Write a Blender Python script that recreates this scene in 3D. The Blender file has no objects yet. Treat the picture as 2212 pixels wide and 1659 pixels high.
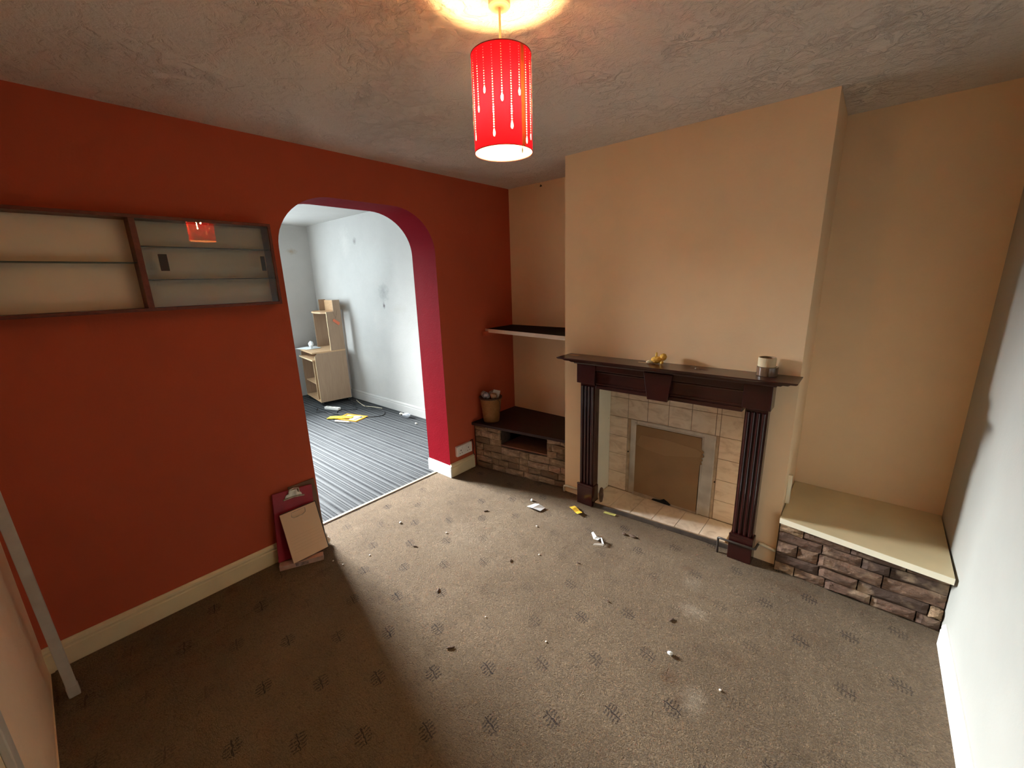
import bpy, bmesh, math, random
from math import sin, cos, pi, radians
from mathutils import Vector, Matrix

random.seed(7)
S = bpy.context.scene
COL = S.collection

# ---------------------------------------------------------------- camera
CX, CY, CZ = 2.5553, -0.0437, 1.625
YAW, PITCH, ROLL, FPX = 0.7137, -0.2448, -0.0314, 894.6
f_ = Vector((-sin(YAW) * cos(PITCH), cos(YAW) * cos(PITCH), sin(PITCH)))
r0 = Vector((cos(YAW), sin(YAW), 0)); u0 = r0.cross(f_)
rr = cos(ROLL) * r0 + sin(ROLL) * u0
uu = -sin(ROLL) * r0 + cos(ROLL) * u0
cam_d = bpy.data.cameras.new('camera'); cam = bpy.data.objects.new('camera', cam_d); COL.objects.link(cam)
M = Matrix(((rr.x, uu.x, -f_.x), (rr.y, uu.y, -f_.y), (rr.z, uu.z, -f_.z))).to_4x4()
M.translation = (CX, CY, CZ)
cam.matrix_world = M
cam_d.sensor_width = 36; cam_d.sensor_fit = 'HORIZONTAL'
cam_d.lens = FPX * 36 / 2212
cam_d.clip_start = 0.02
S.camera = cam

# ---------------------------------------------------------------- world, exposure, daylight
S.view_settings.view_transform = 'Standard'
S.view_settings.look = 'None'
S.view_settings.exposure = 1.15
S.view_settings.gamma = 1.0
S.view_settings.use_curve_mapping = False
w = bpy.data.worlds.new('sky'); S.world = w; w.use_nodes = True
w.node_tree.nodes['Background'].inputs[0].default_value = (0.75, 0.87, 1, 1)
w.node_tree.nodes['Background'].inputs[1].default_value = 0.3
S.cycles.use_denoising = True
S.cycles.denoising_prefilter = 'ACCURATE'
S.cycles.max_bounces = 10
S.cycles.diffuse_bounces = 7
S.cycles.sample_clamp_indirect = 8


def area(name, loc, aim, sx, sy, power, color, spread=pi):
    l = bpy.data.lights.new(name, 'AREA'); l.shape = 'RECTANGLE'; l.size = sx; l.size_y = sy
    l.energy = power; l.color = color; l.spread = spread
    o = bpy.data.objects.new(name, l); COL.objects.link(o)
    o.location = loc
    o.rotation_euler = (Vector(aim) - Vector(loc)).to_track_quat('-Z', 'Y').to_euler()
    return o


# daylight: bright sky above the roofs outside the far room's window (out of the camera's view),
# and the soft general skylight in that window
area('sky_over_roofs', (-9.0, 1.4, 4.15), (1.0, 1.4, .4), 4.4, 2.7, 9200, (0.93, 0.98, 1.0))
area('window_skylight', (-4.06, 1.38, 1.60), (0.0, 1.38, 1.0), 1.30, 1.34, 60, (0.78, 0.92, 1.0))

# ---------------------------------------------------------------- room numbers
H = 2.4          # ceiling of this room
HF = 2.49        # ceiling of the far room
W = 2.9947       # wall_right plane
YB = 2.94        # back wall plane (alcoves and far room)
YF = 2.4615      # chimney breast front
X1, X2 = 0.906, 2.3287
Y0 = -0.2877     # near wall plane
T = 0.287        # thickness of the arched wall
YA1, YA2, HA = 0.961, 2.070, 2.14
XP = -3.95       # far room's window wall
YG = -0.10       # far room's near wall


# ---------------------------------------------------------------- materials
def mat(name):
    m = bpy.data.materials.new(name); m.use_nodes = True
    nt = m.node_tree; nt.nodes.clear()
    out = nt.nodes.new('ShaderNodeOutputMaterial')
    return m, nt, out


def lk(nt, a, b): nt.links.new(a, b)


def mth(nt, op, a, b=None, c=None, clamp=False):
    n = nt.nodes.new('ShaderNodeMath'); n.operation = op; n.use_clamp = clamp
    for i, x in enumerate((a, b, c)):
        if x is None: continue
        if isinstance(x, (int, float)): n.inputs[i].default_value = x
        else: lk(nt, x, n.inputs[i])
    return n.outputs[0]


def noise(nt, vec, scale, detail=3, rough=.5, dist=0.0):
    n = nt.nodes.new('ShaderNodeTexNoise'); n.inputs['Scale'].default_value = scale
    n.inputs['Detail'].default_value = detail; n.inputs['Roughness'].default_value = rough
    n.inputs['Distortion'].default_value = dist
    if vec is not None: lk(nt, vec, n.inputs['Vector'])
    return n.outputs['Fac']


def objco(nt):
    return nt.nodes.new('ShaderNodeTexCoord').outputs['Object']


def mapping(nt, vec, scale=(1, 1, 1), rot=(0, 0, 0), loc=(0, 0, 0)):
    n = nt.nodes.new('ShaderNodeMapping'); lk(nt, vec, n.inputs[0])
    n.inputs['Scale'].default_value = scale; n.inputs['Rotation'].default_value = rot; n.inputs['Location'].default_value = loc
    return n.outputs[0]


def ramp(nt, fac, stops, interp='LINEAR'):
    n = nt.nodes.new('ShaderNodeValToRGB'); n.color_ramp.interpolation = interp
    e = n.color_ramp.elements
    while len(e) < len(stops): e.new(0.5)
    for el, (p, c) in zip(e, stops):
        el.position = p; el.color = (*c, 1) if len(c) == 3 else c
    lk(nt, fac, n.inputs[0])
    return n.outputs[0]


def mixc(nt, fac, a, b):
    n = nt.nodes.new('ShaderNodeMix'); n.data_type = 'RGBA'
    if isinstance(fac, (int, float)): n.inputs[0].default_value = fac
    else: lk(nt, fac, n.inputs[0])
    for i, x in ((6, a), (7, b)):
        if isinstance(x, tuple): n.inputs[i].default_value = (*x, 1)
        else: lk(nt, x, n.inputs[i])
    return n.outputs[2]


def bump(nt, h, strength, dist, normal=None):
    n = nt.nodes.new('ShaderNodeBump'); n.inputs['Strength'].default_value = strength
    n.inputs['Distance'].default_value = dist; lk(nt, h, n.inputs['Height'])
    if normal is not None: lk(nt, normal, n.inputs['Normal'])
    return n.outputs[0]


def bsdf(nt, out, color, rough=.6, nrm=None, spec=.5, metal=0.0, coat=0.0, sheen=0.0):
    b = nt.nodes.new('ShaderNodeBsdfPrincipled')
    if isinstance(color, tuple): b.inputs['Base Color'].default_value = (*color, 1)
    else: lk(nt, color, b.inputs['Base Color'])
    if isinstance(rough, (int, float)): b.inputs['Roughness'].default_value = rough
    else: lk(nt, rough, b.inputs['Roughness'])
    b.inputs['Specular IOR Level'].default_value = spec
    b.inputs['Metallic'].default_value = metal
    b.inputs['Coat Weight'].default_value = coat
    b.inputs['Sheen Weight'].default_value = sheen
    if nrm is not None: lk(nt, nrm, b.inputs['Normal'])
    lk(nt, b.outputs[0], out.inputs[0])
    return b


def simple(name, c, rough=.6, var=.12, vscale=6, spec=.4, metal=0.0, coat=0.0, bs=0.0, bscale=60, bd=.002):
    m, nt, out = mat(name); co = objco(nt)
    n = noise(nt, co, vscale, 4)
    c2 = tuple(x * (1 - var) for x in c); c3 = tuple(min(1, x * (1 + var)) for x in c)
    col = ramp(nt, n, [(.3, c2), (.7, c3)])
    nm = bump(nt, noise(nt, co, bscale, 3), bs, bd) if bs else None
    bsdf(nt, out, col, rough, nm, spec, metal, coat)
    return m


def paint(name, c, bs=.25, dirt=None, spec=.12):
    m, nt, out = mat(name); co = objco(nt)
    n = noise(nt, co, 2.2, 5, .6)
    col = ramp(nt, n, [(.3, tuple(x * .95 for x in c)), (.7, tuple(min(1, x * 1.04) for x in c))])
    if dirt:
        for (p, r, dc, k) in dirt:
            v = nt.nodes.new('ShaderNodeVectorMath'); v.operation = 'SUBTRACT'; lk(nt, co, v.inputs[0]); v.inputs[1].default_value = p
            s = nt.nodes.new('ShaderNodeVectorMath'); s.operation = 'DIVIDE'; lk(nt, v.outputs[0], s.inputs[0]); s.inputs[1].default_value = r
            l = nt.nodes.new('ShaderNodeVectorMath'); l.operation = 'LENGTH'; lk(nt, s.outputs[0], l.inputs[0])
            d = mth(nt, 'ADD', l.outputs['Value'], mth(nt, 'MULTIPLY', mth(nt, 'SUBTRACT', noise(nt, co, 25, 4, .7), .5), 1.6))
            fac = mth(nt, 'MULTIPLY', mth(nt, 'SUBTRACT', 1.0, d, clamp=True), k, clamp=True)
            col = mixc(nt, fac, col, dc)
    h = mth(nt, 'ADD', noise(nt, co, 90, 3), mth(nt, 'MULTIPLY', noise(nt, co, 9, 3), 1.5))
    bsdf(nt, out, col, .75, bump(nt, h, bs, .003), spec)
    return m


M_red = paint('brick_red_emulsion', (.47, .098, .050))
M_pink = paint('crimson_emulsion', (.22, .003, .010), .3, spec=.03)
M_tan = paint('magnolia_emulsion', (.92, .69, .44), .25)
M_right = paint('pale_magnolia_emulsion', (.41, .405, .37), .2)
M_near = paint('pale_textured_emulsion', (.88, .70, .49), .9)
M_cut = simple('white_joinery_paint', (.80, .76, .62), .4, .06, 5)
M_skirt = simple('cream_gloss_paint', (.76, .66, .42), .35, .08, 6)
M_white = simple('white_plastic', (.80, .79, .75), .35, .04, 8)
M_grey = simple('off_white_metal_paint', (.50, .48, .42), .45, .12, 14)
grey_marks = [((-2.10, YB, 1.53), (.13, .3, .13), (.28, .28, .27), .9), ((-1.82, YB, 1.33), (.2, .3, .07), (.42, .40, .36), .6),
              ((-2.12, YB, 1.36), (.03, .3, .05), (.12, .1, .1), 1.0), ((-2.9, YB, 2.2), (.16, .3, .22), (.53, .52, .49), .7),
              ((-2.65, YB, 2.18), (.05, .3, .05), (.25, .23, .22), 1.0), ((-3.93, 2.68, 2.13), (.3, .09, .05), (.38, .3, .22), .9),
              ((-2.3, YB, 1.9), (.5, .3, .3), (.50, .50, .48), .6)]
M_far = paint('patchy_white_plaster', (.46, .45, .43), .5, grey_marks)


def ceiling_mat():
    m, nt, out = mat('stippled_ceiling_paint'); co = objco(nt)
    n1 = noise(nt, co, 14, 5, .62, 1.2)
    n2 = noise(nt, co, 3.0, 2)
    n3 = noise(nt, co, 45, 4, .6, 2.0)
    r1 = ramp(nt, n1, [(.42, (0, 0, 0)), (.56, (1, 1, 1))])
    msk = ramp(nt, n2, [(.35, (.15, .15, .15)), (.65, (1, 1, 1))])
    h = mth(nt, 'ADD', mth(nt, 'MULTIPLY', r1, msk), mth(nt, 'MULTIPLY', n3, .5))
    nm = bump(nt, h, .9, .014)
    col = ramp(nt, n2, [(.3, (.76, .69, .61)), (.7, (.82, .75, .67))])
    bsdf(nt, out, col, .8, nm, .2)
    return m


M_ceil = ceiling_mat()


def carpet_mat():
    m, nt, out = mat('beige_sprig_carpet'); co = objco(nt)
    sp = nt.nodes.new('ShaderNodeSeparateXYZ'); lk(nt, co, sp.inputs[0])
    x, y = sp.outputs[0], sp.outputs[1]
    u = mth(nt, 'DIVIDE', mth(nt, 'SUBTRACT', x, .492), .1685)
    v = mth(nt, 'DIVIDE', mth(nt, 'SUBTRACT', y, .296), .1645)
    s = mth(nt, 'MULTIPLY', mth(nt, 'ADD', u, v), .5)
    t = mth(nt, 'MULTIPLY', mth(nt, 'SUBTRACT', u, v), .5)
    sf = mth(nt, 'SUBTRACT', s, mth(nt, 'ROUND', s))
    tf = mth(nt, 'SUBTRACT', t, mth(nt, 'ROUND', t))
    wob = mth(nt, 'MULTIPLY', mth(nt, 'SUBTRACT', noise(nt, co, 60, 3), .5), .016)
    dx = mth(nt, 'ADD', mth(nt, 'MULTIPLY', mth(nt, 'ADD', sf, tf), .1685), wob)
    dy = mth(nt, 'ADD', mth(nt, 'MULTIPLY', mth(nt, 'SUBTRACT', sf, tf), .1645), wob)
    dy2 = mth(nt, 'ADD', dy, mth(nt, 'MULTIPLY', dx, .2))
    ax, ay = mth(nt, 'ABSOLUTE', dx), mth(nt, 'ABSOLUTE', dy2)
    stem = mth(nt, 'MULTIPLY', mth(nt, 'LESS_THAN', ay, .0032), mth(nt, 'LESS_THAN', ax, .036))
    fr = mth(nt, 'FRACT', mth(nt, 'DIVIDE', mth(nt, 'ADD', dx, 1.0035), .0135))
    hat = mth(nt, 'LESS_THAN', mth(nt, 'ABSOLUTE', mth(nt, 'SUBTRACT', fr, .5)), .22)
    lim = mth(nt, 'SUBTRACT', .034, mth(nt, 'MULTIPLY', ax, .35))
    hat = mth(nt, 'MULTIPLY', hat, mth(nt, 'LESS_THAN', ay, lim))
    hat = mth(nt, 'MULTIPLY', hat, mth(nt, 'LESS_THAN', ax, .031))
    hat = mth(nt, 'MULTIPLY', hat, mth(nt, 'GREATER_THAN', ay, .006))
    hat = mth(nt, 'MULTIPLY', hat, ramp(nt, noise(nt, co, 130, 2), [(.35, (.2, .2, .2)), (.5, (.9, .9, .9))]))
    # worn lengths where the sprigs have faded
    wear = ramp(nt, noise(nt, mapping(nt, co, (1, 1, 1), (0, 0, 0), (3, 1, 0)), 1.3, 3), [(.38, (.35, .35, .35)), (.55, (1, 1, 1))])
    mask = mth(nt, 'MULTIPLY', mth(nt, 'MAXIMUM', stem, hat), wear)
    big = noise(nt, co, 1.7, 5, .65)
    base = ramp(nt, big, [(.3, (.205, .137, .078)), (.5, (.265, .182, .108)), (.72, (.315, .225, .138))])
    fine = ramp(nt, noise(nt, co, 160, 3), [(.3, (.66, .66, .66)), (.7, (1, 1, 1))])
    mx = nt.nodes.new('ShaderNodeMix'); mx.data_type = 'RGBA'; mx.blend_type = 'MULTIPLY'; mx.inputs[0].default_value = 1
    lk(nt, base, mx.inputs[6]); lk(nt, fine, mx.inputs[7]); col = mx.outputs[2]
    stains = [((2.12, 1.40), .045, .055, .9), ((2.19, 1.33), .035, .06, .9), ((1.96, 2.13), .05, .04, .6), ((2.02, 1.85), .05, .03, .5),
              ((.07, .40), .04, .04, .8), ((.25, .11), .035, .035, .7), ((1.25, 1.0), .5, .2, .18), ((2.3, 1.65), .09, .08, .35), ((2.55, 2.0), .1, .06, .3),
              ((1.6, 1.95), .12, .1, .25), ((2.45, 2.30), .18, .05, .5), ((.95, 1.35), .2, .12, .15), ((2.1, 1.95), .05, .035, .45),
              ((1.05, 2.27), .22, .06, .45), ((1.75, 2.28), .4, .06, .35)]
    for (p, rx, ry, k) in stains:
        a = mth(nt, 'POWER', mth(nt, 'DIVIDE', mth(nt, 'SUBTRACT', x, p[0]), rx), 2.0)
        a = mth(nt, 'POWER', mth(nt, 'ABSOLUTE', mth(nt, 'DIVIDE', mth(nt, 'SUBTRACT', x, p[0]), rx)), 2.0)
        b = mth(nt, 'POWER', mth(nt, 'ABSOLUTE', mth(nt, 'DIVIDE', mth(nt, 'SUBTRACT', y, p[1]), ry)), 2.0)
        d = mth(nt, 'ADD', mth(nt, 'SQRT', mth(nt, 'ADD', a, b)), mth(nt, 'MULTIPLY', mth(nt, 'SUBTRACT', noise(nt, co, 22, 4, .7), .5), 1.4))
        fac = mth(nt, 'MULTIPLY', mth(nt, 'SUBTRACT', 1.0, d, clamp=True), k * 1.3, clamp=True)
        col = mixc(nt, fac, col, (.16, .09, .045))
    # a few bleached patches
    for (p, rx, ry, k) in [((2.23, 1.36), .06, .09, .6), ((2.08, 1.82), .09, .06, .6), ((2.02, 2.02), .07, .08, .4), ((.75, 1.55), .45, .3, .2)]:
        a = mth(nt, 'POWER', mth(nt, 'ABSOLUTE', mth(nt, 'DIVIDE', mth(nt, 'SUBTRACT', x, p[0]), rx)), 2.0)
        b = mth(nt, 'POWER', mth(nt, 'ABSOLUTE', mth(nt, 'DIVIDE', mth(nt, 'SUBTRACT', y, p[1]), ry)), 2.0)
        d = mth(nt, 'ADD', mth(nt, 'SQRT', mth(nt, 'ADD', a, b)), mth(nt, 'MULTIPLY', mth(nt, 'SUBTRACT', noise(nt, co, 18, 4, .7), .5), 1.2))
        fac = mth(nt, 'MULTIPLY', mth(nt, 'SUBTRACT', 1.0, d, clamp=True), k, clamp=True)
        col = mixc(nt, fac, col, (.46, .37, .27))
    # small dark specks of grit
    vo = nt.nodes.new('ShaderNodeTexVoronoi'); vo.inputs['Scale'].default_value = 13; lk(nt, co, vo.inputs['Vector'])
    spk = mth(nt, 'MULTIPLY', mth(nt, 'LESS_THAN', vo.outputs['Distance'], .045), mth(nt, 'GREATER_THAN', noise(nt, co, 4.5, 2), .53))
    col = mixc(nt, mth(nt, 'MULTIPLY', spk, .7), col, (.07, .04, .025))
    col = mixc(nt, mth(nt, 'MULTIPLY', mask, .95), col, (.03, .017, .014))
    h1 = noise(nt, mapping(nt, co, (1, 1.6, 1), (0, 0, .5)), 50, 4, .6, 2.2)
    h2 = noise(nt, co, 260, 2)
    h3 = noise(nt, co, 5, 3)
    h = mth(nt, 'ADD', mth(nt, 'ADD', h1, mth(nt, 'MULTIPLY', h2, .25)), mth(nt, 'MULTIPLY', h3, 1.8))
    # pile parts into furrows; their shade is painted in as a darker brown
    col = mixc(nt, ramp(nt, h1, [(.36, (.62, .62, .62)), (.50, (0, 0, 0))]), col, (.11, .07, .045))
    bsdf(nt, out, col, .95, bump(nt, h, 1.0, .024), .1, sheen=.1)
    return m


M_carpet = carpet_mat()


def stripe_mat():
    m, nt, out = mat('grey_striped_carpet'); co = objco(nt)
    sp = nt.nodes.new('ShaderNodeSeparateXYZ'); lk(nt, co, sp.inputs[0]); y = sp.outputs[1]
    fr = mth(nt, 'FRACT', mth(nt, 'DIVIDE', mth(nt, 'ADD', y, 5.0), .165))
    L1, L2, D1, D2 = (.095, .098, .10), (.052, .054, .057), (.007, .0075, .009), (.020, .021, .024)
    st = [(0, D1), (.055, L1), (.15, D2), (.20, L2), (.30, D1), (.345, L1), (.47, L2), (.54, D1), (.60, D2), (.66, L1), (.76, D2), (.80, L2), (.90, D1), (.935, L1)]
    col = ramp(nt, fr, st, 'CONSTANT')
    n = noise(nt, co, 60, 4, .7)
    col = mixc(nt, ramp(nt, n, [(.35, (.0, .0, .0)), (.7, (.5, .5, .5))]), col, (.046, .048, .05))
    n2 = noise(nt, co, 3, 4)
    col = mixc(nt, ramp(nt, n2, [(.5, (.0, .0, .0)), (.75, (.35, .35, .35))]), col, (.085, .087, .088))
    bsdf(nt, out, col, .95, bump(nt, noise(nt, co, 220, 2), .5, .004), .1)
    return m


M_stripe = stripe_mat()


def wood(name, c1, c2, rough=.4, scale=(1, 12, 12), coat=0.0, rot=(0, 0, 0), spec=.4, bs=.1):
    m, nt, out = mat(name); co = mapping(nt, objco(nt), scale, rot)
    n = noise(nt, co, 4, 5, .6, .6)
    col = ramp(nt, n, [(.3, c1), (.7, c2)])
    bsdf(nt, out, col, rough, bump(nt, n, bs, .002), spec, 0, coat)
    return m


M_mahog = wood('dark_mahogany_stain', (.022, .0032, .003), (.040, .006, .005), .26, (12, 12, 1), .25, spec=.5, bs=0.0)
M_mahogh = wood('dark_mahogany_stain_level', (.022, .004, .003), (.042, .008, .006), .28, (1, 12, 12), .35, spec=.5, bs=.05)
M_plank = wood('dark_brown_stained_board', (.020, .006, .005), (.034, .010, .008), .6, (1.5, 10, 10))
M_black = wood('near_black_shelf_stain', (.006, .004, .004), (.012, .007, .006), .8, (1.5, 10, 10), spec=.15)
M_cabwood = wood('red_brown_hardwood', (.10, .022, .012), (.17, .042, .022), .45, (1.5, 10, 10))
M_ledge = wood('brown_ledge_wood', (.16, .065, .035), (.24, .10, .055), .6, (1.5, 10, 10))
M_beech = wood('light_beech_laminate', (.50, .31, .17), (.60, .40, .23), .45, (1.5, 10, 10))
M_beechside = wood('brown_beech_laminate', (.30, .20, .13), (.36, .25, .165), .5, (14, 14, 1))
M_beechedge = simple('pale_beech_edging', (.72, .55, .33), .5, .06)
M_benchtop = simple('cream_painted_board', (.66, .55, .33), .35, .10, 3, .5)
M_benchedge = simple('ivory_gloss_edge', (.86, .80, .62), .35, .03, 3)
M_shelfedge = simple('off_white_shelf_edge', (.78, .66, .54), .5, .05)
M_cabback = simple('cabinet_back_panel', (.86, .74, .54), .6, .05, 3)
M_dark = simple('black_plastic', (.01, .01, .01), .4, .1)
M_void = simple('void_black', (.006, .005, .004), .9, .1)  # near-black painted in for the dark inside the niche and holes
M_mortar = simple('dark_mortar', (.05, .035, .028), .95, .3, 30, .1, bs=.6, bscale=80)
M_cord = simple('cream_flex', (.78, .68, .50), .5, .03)
M_metal = simple('brushed_trim_metal', (.60, .585, .55), .38, .18, 9, .5, .85, bs=.08)
M_clipm = simple('bulldog_clip_metal', (.45, .40, .33), .4, .3, 40, .5, .8)
M_boardcream = simple('cream_fireproof_board', (.70, .69, .56), .6, .05, 4)
M_foam = simple('yellow_foam_bead', (.62, .43, .10), .9, .2, 40)
M_cardboard = simple('brown_cardboard', (.27, .175, .095), .8, .10, 5, .1)
M_cardflap = simple('brown_cardboard_flap', (.31, .205, .115), .8, .08, 5, .1)
M_slate = simple('slate_edging', (.06, .045, .035), .7, .3, 20)
M_pipe_w = simple('cream_painted_pipe', (.72, .66, .50), .4, .08, 20)
M_pipe_d = simple('dull_dark_pipe', (.05, .04, .033), .5, .25, 20)
M_paper = simple('white_paper', (.80, .84, .86), .8, .05, 20, .1)
M_papercream = None
M_newsp = simple('newsprint', (.42, .38, .34), .9, .5, 28, .1)
M_yellow = simple('yellow_wrapper', (.75, .45, .05), .35, .35, 60, .5)
M_ygreen = simple('yellow_green_scrap', (.45, .42, .12), .7, .3, 40)
M_scrap = simple('brown_scrap', (.10, .06, .04), .9, .4, 40)
M_dust = simple('pale_crumb', (.80, .74, .66), .9, .1)
M_toy = simple('yellow_plush', (.80, .47, .09), .8, .15, 30, .2, bs=.5, bscale=150)
M_toyface = simple('pale_plush', (.85, .72, .45), .8, .1, 30, .2)
M_tapecream = simple('masking_tape_roll', (.66, .53, .33), .7, .08, 20)
M_tapebrown = simple('brown_parcel_tape_roll', (.17, .10, .06), .15, .2, 20, .6, coat=.5)
M_card_core = simple('tape_core_card', (.36, .26, .16), .9, .1)
M_redfile = simple('crimson_card', (.30, .015, .035), .45, .15, 8)
M_boardbrown = simple('brown_hardboard', (.16, .085, .045), .6, .15, 12)
M_boxpink = simple('greyish_pink_card', (.42, .29, .25), .7, .25, 18)
M_wick = None


def wicker_mat():
    m, nt, out = mat('woven_wicker'); tc = nt.nodes.new('ShaderNodeTexCoord'); co = tc.outputs['Object']
    sp = nt.nodes.new('ShaderNodeSeparateXYZ'); lk(nt, co, sp.inputs[0])
    ang = mth(nt, 'ARCTAN2', sp.outputs[1], sp.outputs[0])
    a = mth(nt, 'SINE', mth(nt, 'MULTIPLY', ang, 26))
    b = mth(nt, 'SINE', mth(nt, 'MULTIPLY', sp.outputs[2], 2 * pi / .011))
    h = mth(nt, 'MULTIPLY', a, b)
    h2 = mth(nt, 'ADD', mth(nt, 'MULTIPLY', h, .5), .5)
    n = noise(nt, co, 30, 3)
    c = ramp(nt, h2, [(0, (.09, .03, .006)), (.6, (.27, .12, .028)), (1, (.36, .165, .045))])
    c = mixc(nt, ramp(nt, n, [(.4, (0, 0, 0)), (.8, (.6, .6, .6))]), c, (.3, .14, .05))
    bsdf(nt, out, c, .55, bump(nt, h2, .8, .003), .4)
    return m


M_wick = wicker_mat()


def stone_mat(name, stops):
    m, nt, out = mat(name); co = objco(nt)
    g = nt.nodes.new('ShaderNodeNewGeometry')
    base = ramp(nt, g.outputs['Random Per Island'], stops)
    n = noise(nt, mapping(nt, co, (1, 1, 2.5)), 16, 5, .7, .8)
    col = mixc(nt, ramp(nt, n, [(.38, (0, 0, 0)), (.62, (.75, .75, .75))]), base, stops[0][1])
    n2 = noise(nt, co, 11, 3)
    col = mixc(nt, ramp(nt, n2, [(.55, (0, 0, 0)), (.72, (.5, .5, .5))]), col, (.55, .40, .26))
    h = mth(nt, 'ADD', noise(nt, co, 40, 5, .7), mth(nt, 'MULTIPLY', n, .8))
    bsdf(nt, out, col, .85, bump(nt, h, .8, .008), .2)
    return m


M_stoneL = stone_mat('buff_walling_stone', [(0, (.16, .10, .06)), (.35, (.27, .175, .10)), (.7, (.34, .235, .15)), (1, (.40, .27, .19))])
M_stoneR = stone_mat('brown_walling_stone', [(0, (.085, .055, .042)), (.35, (.17, .10, .07)), (.7, (.24, .145, .095)), (1, (.42, .28, .16))])


def marble_tile():
    m, nt, out = mat('cream_marbled_tile'); co = objco(nt)
    n = noise(nt, mapping(nt, co, (1, 1, 2.2), (0, .5, 0)), 7, 5, .6, 1.5)
    col = ramp(nt, n, [(.35, (.60, .49, .37)), (.5, (.74, .63, .50)), (.65, (.78, .68, .55))])
    bsdf(nt, out, col, .28, None, .5)
    return m


M_tile = marble_tile()
M_grout = simple('tan_grout', (.27, .18, .10), .9, .25, 30)


def note_mat():
    m, nt, out = mat('lined_cream_notepad'); co = nt.nodes.new('ShaderNodeTexCoord').outputs['Object']
    sp = nt.nodes.new('ShaderNodeSeparateXYZ'); lk(nt, co, sp.inputs[0])
    fr = mth(nt, 'FRACT', mth(nt, 'DIVIDE', mth(nt, 'ADD', sp.outputs[2], 3.0), .0185))
    ln = mth(nt, 'LESS_THAN', fr, .10)
    ln = mth(nt, 'MULTIPLY', ln, mth(nt, 'LESS_THAN', mth(nt, 'ABSOLUTE', mth(nt, 'SUBTRACT', sp.outputs[2], .095)), .055))
    ln = mth(nt, 'MULTIPLY', ln, mth(nt, 'LESS_THAN', mth(nt, 'ABSOLUTE', sp.outputs[1]), .085))
    ln = mth(nt, 'MULTIPLY', ln, .35)
    col = mixc(nt, ln, (.68, .51, .36), (.42, .30, .2))
    bsdf(nt, out, col, .8, None, .15)
    return m


M_papercream = note_mat()


def glass_mat(name, tint, refl):
    m, nt, out = mat(name)
    tr = nt.nodes.new('ShaderNodeBsdfTransparent'); tr.inputs[0].default_value = (*tint, 1)
    gl = nt.nodes.new('ShaderNodeBsdfGlossy'); gl.inputs['Roughness'].default_value = .01
    fr = nt.nodes.new('ShaderNodeFresnel'); fr.inputs[0].default_value = 1.5
    fac = mth(nt, 'ADD', mth(nt, 'MULTIPLY', fr.outputs[0], refl), .02)
    mx = nt.nodes.new('ShaderNodeMixShader'); lk(nt, fac, mx.inputs[0]); lk(nt, tr.outputs[0], mx.inputs[1]); lk(nt, gl.outputs[0], mx.inputs[2])
    lk(nt, mx.outputs[0], out.inputs[0])
    return m


M_glass = glass_mat('sliding_door_glass', (.95, .96, .95), 1.6)
M_shelfglass = simple('green_glass_shelf_edge', (.05, .075, .06), .15, .05, 5, .6)


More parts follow.
